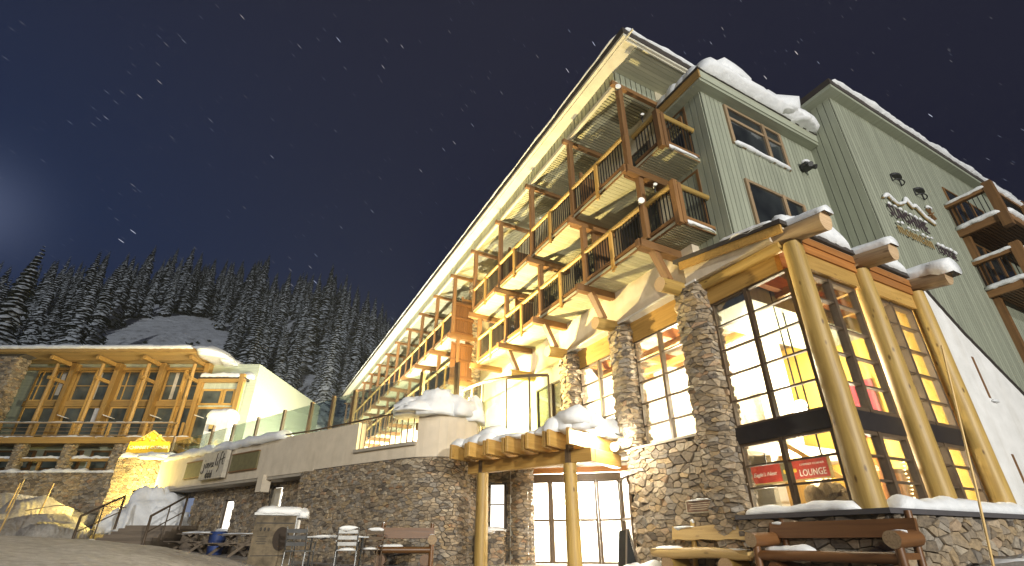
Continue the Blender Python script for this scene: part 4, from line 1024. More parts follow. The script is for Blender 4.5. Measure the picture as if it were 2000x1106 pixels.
m = MB(); blob(m, (9.9, 5.92, 1.15), (.30, .42, .48), 3, .45, 28, 14, -.4, 2.2); blob(m, (9.85, 5.55, 1.12), (.26, .30, .34), 6, .4, 24, 12, -.4, 2.4); o = m.build('straw_mound', 'straw'); tag(o, 'shaggy brown heap behind the lowest corner pane under the red sign', 'decoration')
LS.location.y += .17
# string of small lights round a post inside
SL = thing('light_string', 'strings of tiny fairy lights hanging behind the low right hand panes', 'lights', (12.2, 5.6, 1))
m = MB(); mw = MB()
for x in (11.75, 12.05, 13.0, 13.3):
    mw.tube((x, 5.35, 1.05), (x, 5.35, 2.1), .006, .006, 5)
    for k in range(14): blob(m, (x + random.uniform(-.05, .05), 5.33, 1.1 + k * .075), (.016, .016, .016), k, 0, 6, 4, -1)
mw.build('wire', 'black_metal', SL); m.build('bulb', 'string_glow', SL)

# ------------------------------------------------------------------ snow on roofs and ledges
def f(m):
    for i in range(5): snow_strip(m, [(8.85, 5.78 + i * .36, 12.41), (13.95, 5.74 + i * .36, 12.41)], .85, (.50, .78, .86, .8, .7)[i], 11 + i, step=.18, rough=.42, endr=.5, droop=.05)
    blob(m, (12.4, 5.85, 12.62), (1.0, .62, .55), 4, .35); blob(m, (10.2, 5.95, 12.8), (1.0, .6, .42), 7, .3); blob(m, (13.3, 5.8, 12.5), (.6, .5, .42), 9, .4)
snowthing('snow_drift', 'big broken slab of snow on the small roof of the top corner bay', f)
snowthing('snow_drift', 'thin line of snow along the gable end of the main roof', lambda m: snow_strip(m, [(7.05, 6.52, 13.95), (9.6, 6.52, 13.95), (13.5, 6.52, 13.95)], .22, .16, 3, rough=.8))
snowthing('snow_drift', 'thin patchy snow along the long eave of the main roof', lambda m: snow_strip(m, [(7.04, 6.6, 13.95), (7.04, YE, 13.95)], .16, .09, 5, step=.4, rough=.9))
snowthing('snow_drift', 'lumpy white snow along the roof edge over the lodge name sign', lambda m: (snow_strip(m, [(13.85, 4.78, 13.74), (17, 4.78, 13.74), (24, 4.78, 13.74), (30, 4.78, 13.74)], .40, .26, 8, step=.14, rough=1.0), snow_strip(m, [(16.5, 4.85, 13.74), (30, 4.85, 13.74)], .5, .34, 19, step=.2, rough=.9)))
def f(m):
    a = 4.72
    for x0, x1, h, sd in ((9.22, 11.16, .40, 1), (11.6, 13.5, .34, 2)): snow_strip(m, [(x0, a, sl(a) + .09), (x1, a, sl(a) + .09)], .30, h, sd, step=.1, rough=.6, endr=.35); snow_strip(m, [(x0 - .1, a + .3, sl(a + .3) + .08), (x1 + .1, a + .3, sl(a + .3) + .08)], .5, h + .05, sd + 4, step=.1, rough=.5)
    snow_strip(m, [(8.75, 4.75, sl(4.75) + .09), (8.75, 6.2, sl(6.2) + .09)], .3, .14, 9, rough=.5)
snowthing('snow_drift', 'soft snow between the log ends on the front edge of the lounge roof', f)
LAB = ('snow wrapped over the leftmost projecting rafter log', 'snow lying on the middle projecting rafter log', 'snow cap curling round the tip of the right hand rafter log')
for i, x in enumerate(LX):
    def f(m, i=i, x=x):
        pts = []
        m_ = 12; th0 = (.12, .17, .25)[i]; n = 13; vs = []; fs = []
        for k in range(m_ + 1):
            t = k / m_; y = 5.5 + (3.93 - (.05, .02, .13)[i] - 5.5) * t; zc = 6.52 + (6.24 - 6.52) * (5.9 - max(y, 3.98)) / 1.92; g = 1.0 if t < .97 else .8
            cov = (.95, 1.0, 1.5)[i] if i == 2 and t > .8 else (.85, .9, 1.1)[i]
            for q in range(n):
                an = math.pi / 2 + (q / (n - 1) - .5) * 2 * cov; e = math.cos((q / (n - 1) - .5) * math.pi); r = .205 + th0 * max(0, e) ** .6 * g * (1 + .25 * fbm(t * 4, q * .3, i))
                vs.append((x + math.cos(an) * r, y, zc + math.sin(an) * r))
        for k in range(m_):
            for q in range(n - 1): fs.append((k * n + q, k * n + q + 1, (k + 1) * n + q + 1, (k + 1) * n + q))
        fs.append([m_ * n + q for q in range(n)]); fs.append([q for q in range(n)][::-1])
        m.add(vs, fs, None, 0, .5, True)
    snowthing('snow_drift', LAB[i], f)
snowthing('snow_drift', 'band of snow on the dark ledge under the right hand lounge windows', lambda m: (snow_strip(m, [(9.2, 4.52, 1.08), (13.6, 4.50, 1.08)], .42, .22, 3, step=.12, rough=.45), snow_strip(m, [(13.3, 4.5, 1.08), (15.9, 4.5, 1.08)], .4, .14, 6, rough=.6)))
snowthing('snow_drift', 'smooth strip of snow on the ledge under the left face of the corner lounge', lambda m: snow_strip(m, [(8.80, 4.75, 1.08), (8.80, 6.9, 1.08)], .42, .13, 5, step=.12, rough=.4))

# ------------------------------------------------------------------ signs and fittings on the walls
SS = thing('wall_lettering', 'purple and gold lodge name with snowy mountain outline on the siding', 'sign', (16.5, 4.9, 9))
text('SUNSHINE', .60, (14.86, 4.91, 9.03), (1, 0, 0), (0, 0, 1), 'sign_purple', 'lettering', SS, .012, spacing=1.2, xs=.66)
text('mountain', .56, (14.92, 4.92, 8.45), (1, 0, 0), (0, 0, 1), 'gold_letter', 'lettering', SS, .012, spacing=1.15, xs=.80)
text('LODGE', .40, (17.08, 4.92, 8.43), (1, 0, 0), (0, 0, 1), 'sign_purple', 'lettering', SS, .012, spacing=1.15, xs=.80)
mt = [(14.78, 9.62), (15.15, 9.80), (15.55, 9.62), (16.0, 9.80), (16.3, 10.05), (16.55, 9.85), (16.8, 9.98), (17.2, 9.72), (17.75, 9.62)]
m = MB(); m.path([(x, 4.93, z) for x, z in mt], .03, 6); m.build('mountain_outline', 'gold_letter', SS)
m = MB()
for a in range(3): dx, dz = math.cos(a * 1.047 + .5) * .25, math.sin(a * 1.047 + .5) * .25; m.beam((17.85 - dx, 4.93, 10.1 - dz), (17.85 + dx, 4.93, 10.1 + dz), .04, .05, up=(0, 1, 0))
m.build('snowflake', 'cedar', SS)
m = MB(); snow_strip(m, [(x, 4.90, z + .02) for x, z in mt], .10, .10, 3, step=.06, rough=.9); [snow_strip(m, [(14.9 + i * .285, 4.9, 9.46), (15.08 + i * .285, 4.9, 9.46)], .06, .06, 13 + i, step=.04, rough=1.3, endr=.08) for i in range(8)]; [snow_strip(m, [(14.95 + i * .27, 4.9, 8.80 + .06 * (i % 3 == 1)), (15.1 + i * .27, 4.9, 8.80 + .06 * (i % 3 == 1))], .06, .05, 33 + i, step=.04, rough=1.3, endr=.08) for i in range(8)]; [snow_strip(m, [(17.12 + i * .25, 4.9, 8.72), (17.3 + i * .25, 4.9, 8.72)], .08, .08, 53 + i, step=.04, rough=1.2, endr=.08) for i in range(5)]; blob(m, (17.85, 4.92, 10.33), (.18, .06, .08), 3, .4); m.build('snow_cap', 'snow', SS)
for x, z, lb in ((16.36, 11.0, 'half round shuttered wall light, left one above the lodge name'), (17.68, 10.93, 'half round shuttered wall light, right one above the lodge name')):
    t = thing('wall_light', lb, 'lamp', (x, 4.95, z))
    m = MB(); pts = [(x + .26 * math.cos(R_(a)), 4.965 - .17 * math.sin(R_(a)) ** .8 if 0 < a < 180 else 4.965, z) for a in range(0, 181, 15)]; m.poly(pts, (0, 0, .07)); m.build('lamp_housing', 'lamp_shell', t)
    m = MB(); m.path([(px_, py_, z - .2) for px_, py_, _ in pts], .02, 6); m.path([(x - .26, 4.95, z + .02), (x - .26, 4.95, z - .2)], .02, 6); m.path([(x + .26, 4.95, z + .02), (x + .26, 4.95, z - .2)], .02, 6); m.build('cage', 'lamp_shell', t)
t = thing('security_lamp', 'small dark security lamp on the siding right of the upper bay window', 'lamp', (13.1, 5.9, 10.9))
m = MB(); m.box(12.98, 13.26, 5.74, 5.92, 10.72, 10.90); m.tube((13.05, 5.74, 10.78), (12.98, 5.62, 10.70), .06, .08, 10); m.tube((13.2, 5.74, 10.78), (13.24, 5.62, 10.70), .06, .08, 10); m.box(13.06, 13.18, 5.92, 5.97, 10.74, 10.92); m.build('lamp_housing', 'lamp_shell', t)
m = MB(); blob(m, (13.1, 5.8, 10.92), (.17, .12, .08), 3, .3); m.build('snow_cap', 'snow', t)
for (x, y, z, ax, lb) in ((7.42, 7.36, 12.72, 1, 'round floodlight high on the first balcony post, just under the eave'), (7.62, 7.3, 8.55, 1, 'round floodlight on the lower balcony post above the first strut')):
    fixture('spot_lamp', lb, (x, y, z), (x - .6, y - 1, z - .2), .085, False, (x + .1, y + .1, z + .1), 'lamp', None, 'white_paint')
for (x, y, z, ax, lb) in ((7.66, 6.85, 11.12, 0, 'small spot on the upper end balcony rail'), (7.82, 6.95, 8.82, 0, 'small spot on the lower end balcony rail'), (7.55, 12.1, 11.0, 0, 'small spot clamped to the upper rail, one bay from the end')):
    t = thing('rail_spot', lb, 'lamp', (x, y, z)); m = MB(); m.tube((x + .05, y + .1, z + .02), (x - .02, y - .02, z + .04), .035, .055, 10); m.tube((x + .05, y + .08, z - .12), (x + .03, y + .05, z + .02), .015, .015, 6); m.build('lamp_housing', 'lamp_shell', t)
    m = MB(); m.tube((x - .022, y - .024, z + .04), (x - .03, y - .034, z + .042), .05, .05, 10); m.build('bulb', 'white_paint', t)
PL = thing('wall_plaque', 'bronze memorial plaque with pale rim on the stone wall above the pale bench', 'plaque', (8.7, 7.95, 1.3))
m = MB(); m.box(8.70, 8.74, 7.54, 8.35, 1.17, 1.43); m.build('rim', 'plaque_rim', PL)
m = MB(); m.box(8.692, 8.702, 7.57, 8.32, 1.195, 1.405); m.build('face', 'plaque_bronze', PL)
m = MB()
for r in range(4): m.box(8.688, 8.692, 7.62 + .03 * (r % 2), 8.27 - .04 * (r % 3), 1.235 + r * .042, 1.245 + r * .042)
m.build('raised_lines', 'plaque_rim', PL)
m = MB(); snow_strip(m, [(8.70, 8.3, 1.43), (8.70, 7.6, 1.43)], .07, .035, 4, rough=1); m.build('snow_cap', 'snow', PL)

# coffee sign on the parapet
def onf(s, z, o=0): p, n = P_f.at(s + 1.341); p = p + n * o; return (p.x, p.y, z)
fd_, fn_ = (P_f.p[1] - P_f.p[0]).normalized(), P_f.n[0]
CS = thing('coffee_sign', 'coffee shop sign, a pale square panel between two olive boards on the parapet', 'sign', onf(5, 3.2))
for a, b in ((2.03, 4.05), (6.35, 8.52)):
    m = MB(); c = Vector(onf((a + b) / 2, 3.70, .09)); m.obox(c, fd_ * (b - a) / 2, fn_ * .03, (0, 0, .37)); m.build('side_board', 'olive_board', CS)
    m = MB()
    for z in (3.335, 4.065): m.obox(Vector(onf((a + b) / 2, z, .10)), fd_ * (b - a) / 2, fn_ * .045, (0, 0, .025))
    m.build('board_trim', 'cedar', CS)
m = MB(); m.obox(Vector(onf(5.16, 3.71, .24)), fd_ * 1.05, fn_ * .09, (0, 0, .58)); m.build('centre_panel', 'pale_board', CS)
def ink(pts, r=.015): 
    m_ = MB()
    for st in pts: m_.path([Vector(onf(4.2 + x, 3.2 + z, .345)) for x, z in st], r, 5)
    return m_
st = [[(.22, .62), (.24, .36), (.18, .20), (.06, .20), (.03, .30)], [(.23, .74), (.25, .76)],
      [(.52, .58), (.42, .62), (.35, .52), (.40, .42), (.50, .48), (.54, .62), (.53, .44), (.60, .42)], [(.62, .62), (.70, .42), (.80, .64)],
      [(1.02, .58), (.92, .62), (.85, .52), (.90, .42), (1.0, .48), (1.04, .62), (1.03, .44), (1.10, .44)],
      [(1.26, 1.0), (1.24, .60), (1.28, .48), (1.34, .48)], [(1.42, .66), (1.42, .50), (1.47, .46)], [(1.42, .76), (1.43, .78)],
      [(1.72, 1.0), (1.64, 1.04), (1.59, .92), (1.58, .30), (1.50, .20)], [(1.50, .68), (1.70, .70)], [(1.84, .94), (1.82, .54), (1.88, .47), (1.95, .50)], [(1.72, .72), (1.98, .76)]]
ink(st, .017).build('script', 'ink', CS)
m = MB()
for x in (.66, .86, 1.06):
    m.path([Vector(onf(4.2 + x, 3.5, .345)), Vector(onf(4.2 + x, 3.38, .345))], .012, 5); blob(m, onf(4.2 + x, 3.28, .345), (.07, .05, .12), 1, 0, 10, 8, -1)
m.build('cup_marks', 'ink', CS)
#==PART4==
# ------------------------------------------------------------------ benches by the wall
def bench(label, org, xd, L, mats, arms=(False, False), slab=False, snow=()):
    o3 = Vector(org); X = Vector((*xd, 0)).normalized(); Y = Vector((-X.y, X.x, 0))       # Y points to the wall behind
    P = lambda a, b, c: o3 + X * a + Y * b + Vector((0, 0, c))
    t = thing('log_bench', label, 'bench', org, 'log benches by the stone wall'); main, post = mats
    m = MB()
    if slab:
        pts = [P(L * i / 8, .0, .42 - .015 * math.sin(i)) for i in range(9)]; m.path(pts, [.08 if i in (0, 8) else .10 for i in range(9)], 10, .2)
        m.obox(P(L / 2, .18, .44), X * L / 2, Y * .26, (0, 0, .045))
    else:
        m.tube(P(.08, -.04, .42), P(L - .08, -.04, .42), .075, .075, 12, 6, .05); m.obox(P(L / 2, .2, .44), X * (L / 2 - .1), Y * .24, (0, 0, .04))
    m.build('seat', main, t)
    m = MB(); z0, z1 = (.66, .92) if slab else (.68, .93)
    n = 10; vs = []
    for i in range(n + 1):
        u = L * .07 + L * .86 * i / n if slab else L * .01 + L * .97 * i / n; a = .012 * math.sin(i * 1.9) if slab else 0; b = .015 * math.sin(i * 1.3 + 1) if slab else 0
        for yy, zz in ((.42, z0 + a), (.48, z1 + b), (.55, z1 + b - .01), (.49, z0 + a - .01)): vs.append(P(u, yy, zz))
    fs = [(i * 4 + k, (i + 1) * 4 + k, (i + 1) * 4 + (k + 1) % 4, i * 4 + (k + 1) % 4) for i in range(n) for k in range(4)] + [(3, 2, 1, 0), tuple(n * 4 + k for k in range(4))]
    off = random.random() * 9; gs = [((v - o3).dot(X) + off, (v - o3).dot(Y), v.z) for v in vs]
    m.add(vs, [f[::-1] for f in fs], gs); m.build('backrest', main, t)
    for u in ((.28 * L, .80 * L) if slab else (.10 * L, .94 * L)):
        m = MB(); m.tube(P(u, .46, -.05), P(u, .58, 1.03), .055, .05, 10, 3, .06); m.build('back_post', post, t)
    for u in (.18 * L, .78 * L) if slab else (.14 * L, .86 * L):
        m = MB(); m.tube(P(u, -.06, .20), P(u, .42, .20), .17 if slab else .13, .16 if slab else .13, 14, 2, .05, 0, 1); m.build('leg', [post, 'log_end'] if slab else [post, post], t)
        m = MB(); m.obox(P(u, .2, .03), X * .12, Y * .22, (0, 0, .06)); m.build('foot', post, t)
    for e, u in zip(arms, (.03 * L, .955 * L)):
        if e:
            m = MB(); m.tube(P(u, -.18, .65), P(u, .50, .67), .115, .11, 14, 3, .06, 0, 1); m.build('armrest', [post, 'grey_log' if not slab else 'log_end'], t)
            m = MB(); m.tube(P(u, -.08, -.05), P(u, -.06, .58), .06, .06, 10); m.build('leg', post, t)
    m = MB()
    for (a, b, y_, z_, wd, ht) in snow: snow_strip(m, [P(a * L, y_, z_), P(b * L, y_, z_)], wd, ht, int(a * 20 + z_ * 10), rough=.9, step=.05)
    m.build('snow_dusting', 'snow', t); return t
bench('pale plank log bench with wavy backrest under the bronze plaque', (8.16, 8.95, 0), (0, -1), 2.45, ('bench_pale', 'honey_log'), (False, False), True, ((.02, .30, .1, .475, .3, .05), (.3, .98, .08, .475, .26, .03), (.07, .32, .50, .91, .08, .03), (.80, .84, .57, 1.03, .1, .07), (.26, .30, .57, 1.02, .1, .07)))
bench('long red brown log bench with round log armrests at the corner ledge', (8.04, 6.28, 0.0), (.03, -1), 2.35, ('bench_dark', 'bench_dark'), (True, True), False, ((.03, .4, .18, .475, .3, .06), (.02, .12, .50, .92, .08, .03), (.84, .92, .1, .48, .2, .05), (.90, .99, .1, .76, .14, .02)))
# the bench left of the entrance stands in front of the curved wall
bench('orange brown log bench with thick log armrest before the curved stone wall', (3.12, 13.25, 0.02), (.94, -.34), 1.5, ('bench_red', 'bench_red'), (False, True), False, ((.90, .99, .1, .76, .2, .035), (.05, .5, .16, .48, .3, .05), (.92, .97, .58, 1.0, .12, .10), (.08, .13, .58, 1.0, .1, .10)))
SB = thing('sandwich_board', 'dark folding board seen edge on against the lit wall by the doors', 'sign', (8.0, 9.75, 0))
m = MB(); m.poly([(7.9, 9.60, 0), (8.2, 9.52, 0), (8.06, 9.60, .86), (8.03, 9.61, .86)], (.14, .45, 0)); m.build('board', 'near_black', SB)
m = MB(); m.beam((7.88, 9.58, 0), (8.02, 9.59, .90), .03, .03); m.beam((8.22, 9.50, 0), (8.06, 9.58, .90), .03, .03); m.build('frame', 'old_board', SB)
snowthing('snow_heap', 'little heap of swept snow at the foot of the dark folding board', lambda m: (blob(m, (8.0, 9.4, .02), (.3, .35, .18), 3, .3), blob(m, (8.4, 9.3, .05), (.3, .3, .2), 6, .3)))
o = MB(); o.path([(5.05, 2.02, -.1), (5.25, 1.93, 1.0), (5.42, 1.83, 2.24)], [.011, .010, .008], 8); tag(o.build('bamboo_pole', 'bamboo'), 'thin golden bamboo pole leaning up in front of the lounge corner', 'pole')
tag(snowthing('snow_heap', 'low snow heap in the bottom right corner by the stone plinth', lambda m: (blob(m, (10.6, 3.6, .15), (1.4, .5, .3), 3, .3), blob(m, (12.6, 3.5, .1), (1.4, .6, .34), 7, .3))), None, None)

# ------------------------------------------------------------------ coffee cart and metal furniture
KA = Vector((.40, 12.45, .06)); kx = Vector((.99, -.12, 0)).normalized(); ky = Vector((-kx.y, kx.x, 0))
K = lambda a, b, c: KA + kx * a + ky * b + Vector((0, 0, c))
CT = thing('coffee_cart', 'boxy printed coffee cart with snow on its hood beside the stone wall', 'cart', tuple(KA))
m = MB(); m.obox(K(.40, .24, .60), kx * .38, ky * .20, (0, 0, .48)); m.build('body', 'cart_body', CT, bevel=.02)
m = MB(); m.obox(K(.40, .025, .60), kx * .40, ky * .015, (0, 0, .50)); m.build('front_panel', 'cart_panel', CT, bevel=.006)
m = MB(); c = K(.56, .005, .62); m.poly([c + kx * .16 * math.cos(a * .3142) + Vector((0, 0, .23 * math.sin(a * .3142))) for a in range(20)], -ky * .004); m.build('round_print', 'brown_print', CT)
m = MB()
for a in (.14, .215, .29): blob(m, K(a, .006, .80), (.022, .006, .04), 1, 0, 8, 6, -1)
for r in range(4): m.obox(K(.19, .008, .66 - r * .045), kx * (.10 - .02 * (r % 2)), ky * .003, (0, 0, .006))
m.obox(K(.40, .008, .92), kx * .37, ky * .003, (0, 0, .012)); m.obox(K(.40, .008, .30), kx * .36, ky * .003, (0, 0, .008)); m.obox(K(.37, .004, 1.01), kx * .012, ky * .004, (0, 0, .03)); m.build('print_marks', 'ink', CT)
m = MB(); m.obox(K(.84, .20, .92), kx * .05, ky * .02, (0, 0, .10)); m.build('price_card', 'paper', CT)
m = MB(); m.obox(K(.40, .24, 1.10), kx * .44, ky * .27, (0, 0, .025)); m.obox(K(.80, .24, .62), kx * .015, ky * .22, (0, 0, .5)); m.build('hood', 'steel', CT)
m = MB(); snow_strip(m, [K(-.05, .26, 1.12), K(.95, .26, 1.12)], .62, .17, 4, rough=.25, step=.06, endr=.25); blob(m, K(.90, .24, 1.08), (.16, .3, .16), 3, .3); m.build('snow_cap', 'snow', CT)
def metal_bar_table(label, org, xd, L):
    t = thing('steel_table', label, 'table', org); o3 = Vector(org); X = Vector((*xd, 0)).normalized(); Y = Vector((-X.y, X.x, 0)); P = lambda a, b, c: o3 + X * a + Y * b + Vector((0, 0, c))
    m = MB()
    for q in range(5): m.obox(P(L / 2, q * .13, .72), X * L / 2, Y * .05, (0, 0, .012))
    m.build('table_top', 'steel', t)
    for u in (.12, L - .12):
        m = MB(); m.path([P(u, 0, 0), P(u, .5, .70)], .018, 8); m.path([P(u, .52, 0), P(u, .02, .70)], .018, 8); m.build('leg', 'steel', t)
    m = MB(); snow_strip(m, [P(.1, .3, .735), P(L - .1, .3, .735)], .4, .03, 3, rough=.9); m.build('snow_dusting', 'snow', t)
metal_bar_table('long slatted steel table beside the coffee cart', (1.5, 12.7, 0), (.99, -.14), 1.35)
def metal_chair(label, org, ang, snow=True, m_='steel'):
    t = thing('metal_chair', label, 'chair', org, 'metal chairs on the cafe patio'); o3 = Vector(org); X = Vector((math.cos(ang), math.sin(ang), 0)); Y = Vector((-X.y, X.x, 0)); P = lambda a, b, c: o3 + X * a + Y * b + Vector((0, 0, c))
    for a in (-.21, .21):
        m = MB(); m.path([P(a, -.22, 0), P(a, -.2, .42), P(a, -.16, .45), P(a, .2, .44), P(a, .28, .9)], .014, 8); m.build('side_frame', m_, t)
        m = MB(); m.path([P(a, .24, 0), P(a, .20, .44)], .014, 8); m.build('leg', m_, t)
        m = MB(); m.path([P(a, -.2, .44), P(a * 1.08, -.2, .62), P(a * 1.08, .22, .64)], .014, 8); m.build('arm', m_, t)
    m = MB()
    for q in range(5): m.obox(P(0, -.16 + q * .085, .455), X * .21, Y * .032, (0, 0, .008))
    m.build('seat', m_, t)
    m = MB()
    for q in range(3): m.obox(P(0, .215 + q * .025, .58 + q * .12), X * .21, Y * .008, (0, 0, .035))
    m.build('backrest', m_, t)
    if snow:
        m = MB(); snow_strip(m, [P(-.2, 0, .46), P(.2, 0, .46)], .36, .06, 2, step=.06); snow_strip(m, [P(-.2, .27, .9), P(.2, .27, .9)], .06, .04, 3, step=.05); m.build('snow_dusting', 'snow', t)
metal_chair('steel slat chair just right of the coffee cart', (1.32, 11.9, 0), 2.6, False)
metal_chair('steel slat chair in the middle of the steel table', (2.32, 12.2, 0), 2.9, True)
metal_chair('dark steel chair close to the orange brown bench', (3.0, 12.9, 0), -.5, True, 'bronze')
def patio(label, org, ang, L, m_='old_board', snow=.05):
    t = thing('picnic_table', label, 'table', org, 'tables stored by the cafe wall'); o3 = Vector(org); X = Vector((math.cos(ang), math.sin(ang), 0)); Y = Vector((-X.y, X.x, 0)); P = lambda a, b, c: o3 + X * a + Y * b + Vector((0, 0, c))
    m = MB()
    for q in range(5): m.obox(P(0, -.3 + q * .15, .74), X * L / 2, Y * .068, (0, 0, .02))
    m.build('table_top', m_, t)
    for sgn in (-1, 1):
        m = MB()
        for q in range(2): m.obox(P(0, sgn * (.66 + q * .13), .45), X * L / 2, Y * .058, (0, 0, .02))
        m.build('bench_seat', m_, t)
        m = MB(); m.beam(P(sgn * L * .36, -.75, 0), P(sgn * L * .36, .2, .72), .09, .04, up=X); m.beam(P(sgn * L * .36, .75, 0), P(sgn * L * .36, -.2, .72), .09, .04, up=X); m.beam(P(sgn * L * .36, -.78, .41), P(sgn * L * .36, .78, .41), .04, .09); m.build('leg', m_, t)
    m = MB(); snow_strip(m, [P(-L / 2 + .1, 0, .76), P(L / 2 - .1, 0, .76)], .7, snow, 5, rough=.8); m.build('snow_dusting', 'snow', t)
patio('weathered grey picnic table turned toward the yard, below the blue lit window', (-1.15, 25.6, .18), -1.0, 1.9)
patio('weathered grey picnic table between the blue bin and the coffee cart', (.35, 22.6, .12), -1.05, 1.9, snow=.03)
metal_chair('bluish snow topped chair, left one of the pair by the blue lit window', (-2.95, 29.0, .3), .6); metal_chair('bluish snow topped chair, right one of the pair by the blue lit window', (-2.25, 28.6, .3), 2.2)
t = thing('wooden_barrel', 'pale wooden barrel lid table in front of the blue lit window', 'table', (-1.6, 27.9, .2))
m = MB(); m.path([(-1.6, 27.9, .2), (-1.6, 27.9, .55), (-1.6, 27.9, .95)], [.28, .36, .30], 16); m.build('body', 'old_board', t); m = MB(); m.tube((-1.6, 27.9, .95), (-1.6, 27.9, 1.03), .36, .34, 18); m.build('lid', 'bench_pale', t)
t = thing('waste_bin', 'blue plastic bin standing at the corner of the lit white window', 'bin', (-.45, 24.9, 0))
m = MB(); m.path([(-.45, 24.9, -.05), (-.45, 24.9, .9)], [.25, .32], 4); m.build('body', 'blue_plastic', t); m = MB(); m.path([(-.45, 24.9, .9), (-.45, 24.9, 1.0)], [.35, .30], 4); m.build('lid', 'blue_plastic', t)

# ------------------------------------------------------------------ steps, rails and poles left of the cafe
STP = thing('stone_steps', 'broad grey steps climbing between two handrails at the left', 'steps', (-4.6, 26, .5))
su = CR; sq = CQ
def G(u, q, z): v = su * u + sq * q; return Vector((v.x, v.y, z))
m = MB()
for i in range(6): m.obox(G(-15.9, 21.6 + i * .36 + 1.0, .30 + i * .125), su * 1.15, sq * 1.0, (0, 0, .35 + i * .0))
m.build('treads', 'old_board', STP)
m = MB(); snow_strip(m, [G(-17.0, 20.9, .66), G(-16.2, 20.9, .66)], .3, .05, 2, rough=1.2); m.build('snow_dusting', 'snow', STP)
def hrail(label, u, q0):
    t = thing('stair_handrail', label, 'handrail', tuple(G(u, q0, .5)), 'handrails of the steps')
    m = MB(); m.path([G(u, q0, .3), G(u, q0, 1.55), G(u, q0 + 2.0, 2.45), G(u, q0 + 2.0, 1.1)], .05, 8); m.build('top_rail', 'bronze', t)
    m = MB(); m.path([G(u, q0, .95), G(u, q0 + 2.0, 1.8)], .025, 8); m.path([G(u, q0 + 1, .7), G(u, q0 + 1, 1.98)], .025, 8); m.build('mid_rail', 'bronze', t)
hrail('dark metal handrail on the left of the snowy steps', -17.2, 21.0); hrail('dark metal handrail on the right of the steps by the cafe wall', -14.4, 21.0)
snowthing('snow_heap', 'tall rounded dome of snow above the steps', lambda m: (blob(m, G(-17.4, 25.5, 1.35), (1.5, 1.3, 1.6), 3, .26, 40, 22, -.35, 2.0), blob(m, G(-18.4, 25.6, 1.3), (1.2, 1, .85), 7, .35, 32, 18, -.35, 2.2), blob(m, G(-16.6, 25.2, 1.2), (1.0, .9, .9), 17, .35, 32, 18, -.35, 2.2)))
snowthing('snow_heap', 'ploughed bank of lumpy snow at the left edge behind the yard', lambda m: (blob(m, G(-21.0, 23.0, .35), (2.2, 1.4, 1.25), 3, .4, 26, 14), blob(m, G(-23.6, 25.2, .8), (2.6, 1.6, 1.35), 9, .4, 26, 14), blob(m, G(-19.2, 22.2, .3), (1.3, 1.0, .95), 5, .4, 24, 12), blob(m, G(-25.5, 24.0, .6), (2.2, 1.6, 1.4), 12, .4, 24, 12), blob(m, G(-27.5, 28, 1.2), (4, 2, 1.5), 15, .35, 26, 14)), 'snow', None, 'packed_snow')
for (pb, pt, lb) in (((33, 1040), (83, 905), 'tall golden bamboo pole at far left of the snow bank'), ((73, 985), (98, 920), 'short golden bamboo pole behind the snow bank'), ((80, 1055), (133, 908), 'tall slanting bamboo pole beside the left handrail'), ((130, 968), (147, 920), 'short pale bamboo pole behind the snow dome')):
    far = 'short' in lb; q = 24.2 if far else 21.5
    uu = {33: -22.0, 73: -23.4, 80: -20.7, 130: -21.8}[pb[0]]
    zt = 3.0 if not far else 3.12; zb = .5 if not far else 1.5
    o = MB(); o.tube(G(uu, q, zb), G(uu + .05, q + .1, zt), .034, .024, 8); tag(o.build('bamboo_pole', 'bamboo'), lb, 'pole')
t = MB()
t.path([G(-22.2, 23.9, 1.9), G(-21.0, 24.0, 2.12), G(-19, 24.4, 2.1), G(-17.4, 24.6, 2.05)], .02, 5); tag(t.build('boundary_rope', 'old_board'), 'slack rope strung between the bamboo poles', 'rope')
o = MB(); o.obox(G(-23.9, 25.2, 1.75), su * .7, sq * .03, (0, 0, .28)); tag(o.build('orange_netting', 'orange_net'), 'dull orange safety netting behind the far left bamboo pole', 'netting')

# ------------------------------------------------------------------ lodge on the left
LO = Vector((0, 0, 0)) + CQ * 33
LT = lambda v: su * v.x + sq * v.y + Vector((0, 0, v.z))
LOD = thing('timber_lodge', 'two storey golden timber lodge with deep eaves, tall windows and log columns', 'building', tuple(G(-28, 35, 2)))
def LM(): return MB(LT)
m = LM(); m.box(-42, -18.9, 34.5, 47, 2, 12.6); m.build('wall', 'lodge_siding', LOD)
m = LM(); m.box(-42, -21.2, 32.6, 34.5, 6.55, 6.80); m.box(-42, -21.2, 32.5, 32.62, 6.45, 6.86); m.build('deck', 'lodge_timber', LOD)
m = LM(); snow_strip(m, [(-42, 32.66, 6.82), (-21.4, 32.66, 6.82)], .3, .1, 4, rough=1.0); m.build('snow_edge', 'snow', LOD)
# eaves
m = LM()
m.poly([(-38, 31.9, 12.66), (-21.4, 31.9, 12.66), (-20.9, 35.6, 12.62), (-20.9, 47, 13.4), (-38, 47, 13.4), (-38, 36, 12.62)], (0, 0, .16)); rf = m.build('roof', 'glulam', LOD)
m = LM(); m.box(-38, -21.4, 31.84, 31.9, 12.60, 12.86); m.build('fascia', 'lodge_timber', rf)
m = LM(); snow_strip(m, [(-36.4, 32.0, 12.84), (-22.4, 32.0, 12.84)], .7, .30, 6, rough=.25, step=.25, endr=.4); snow_strip(m, [(-36.4, 33.0, 12.86), (-21.4, 33.0, 12.86)], 2.0, .45, 9, rough=.2, step=.3, endr=.8)
blob(m, (-21.5, 33.6, 12.72), (.95, 2.2, .52), 5, .2); blob(m, (-21.1, 36.2, 12.6), (.7, 3.0, .55), 7, .16); m.build('snow_cap', 'snow', rf)
cu = (-32.6, -29.33, -26.05, -22.75)
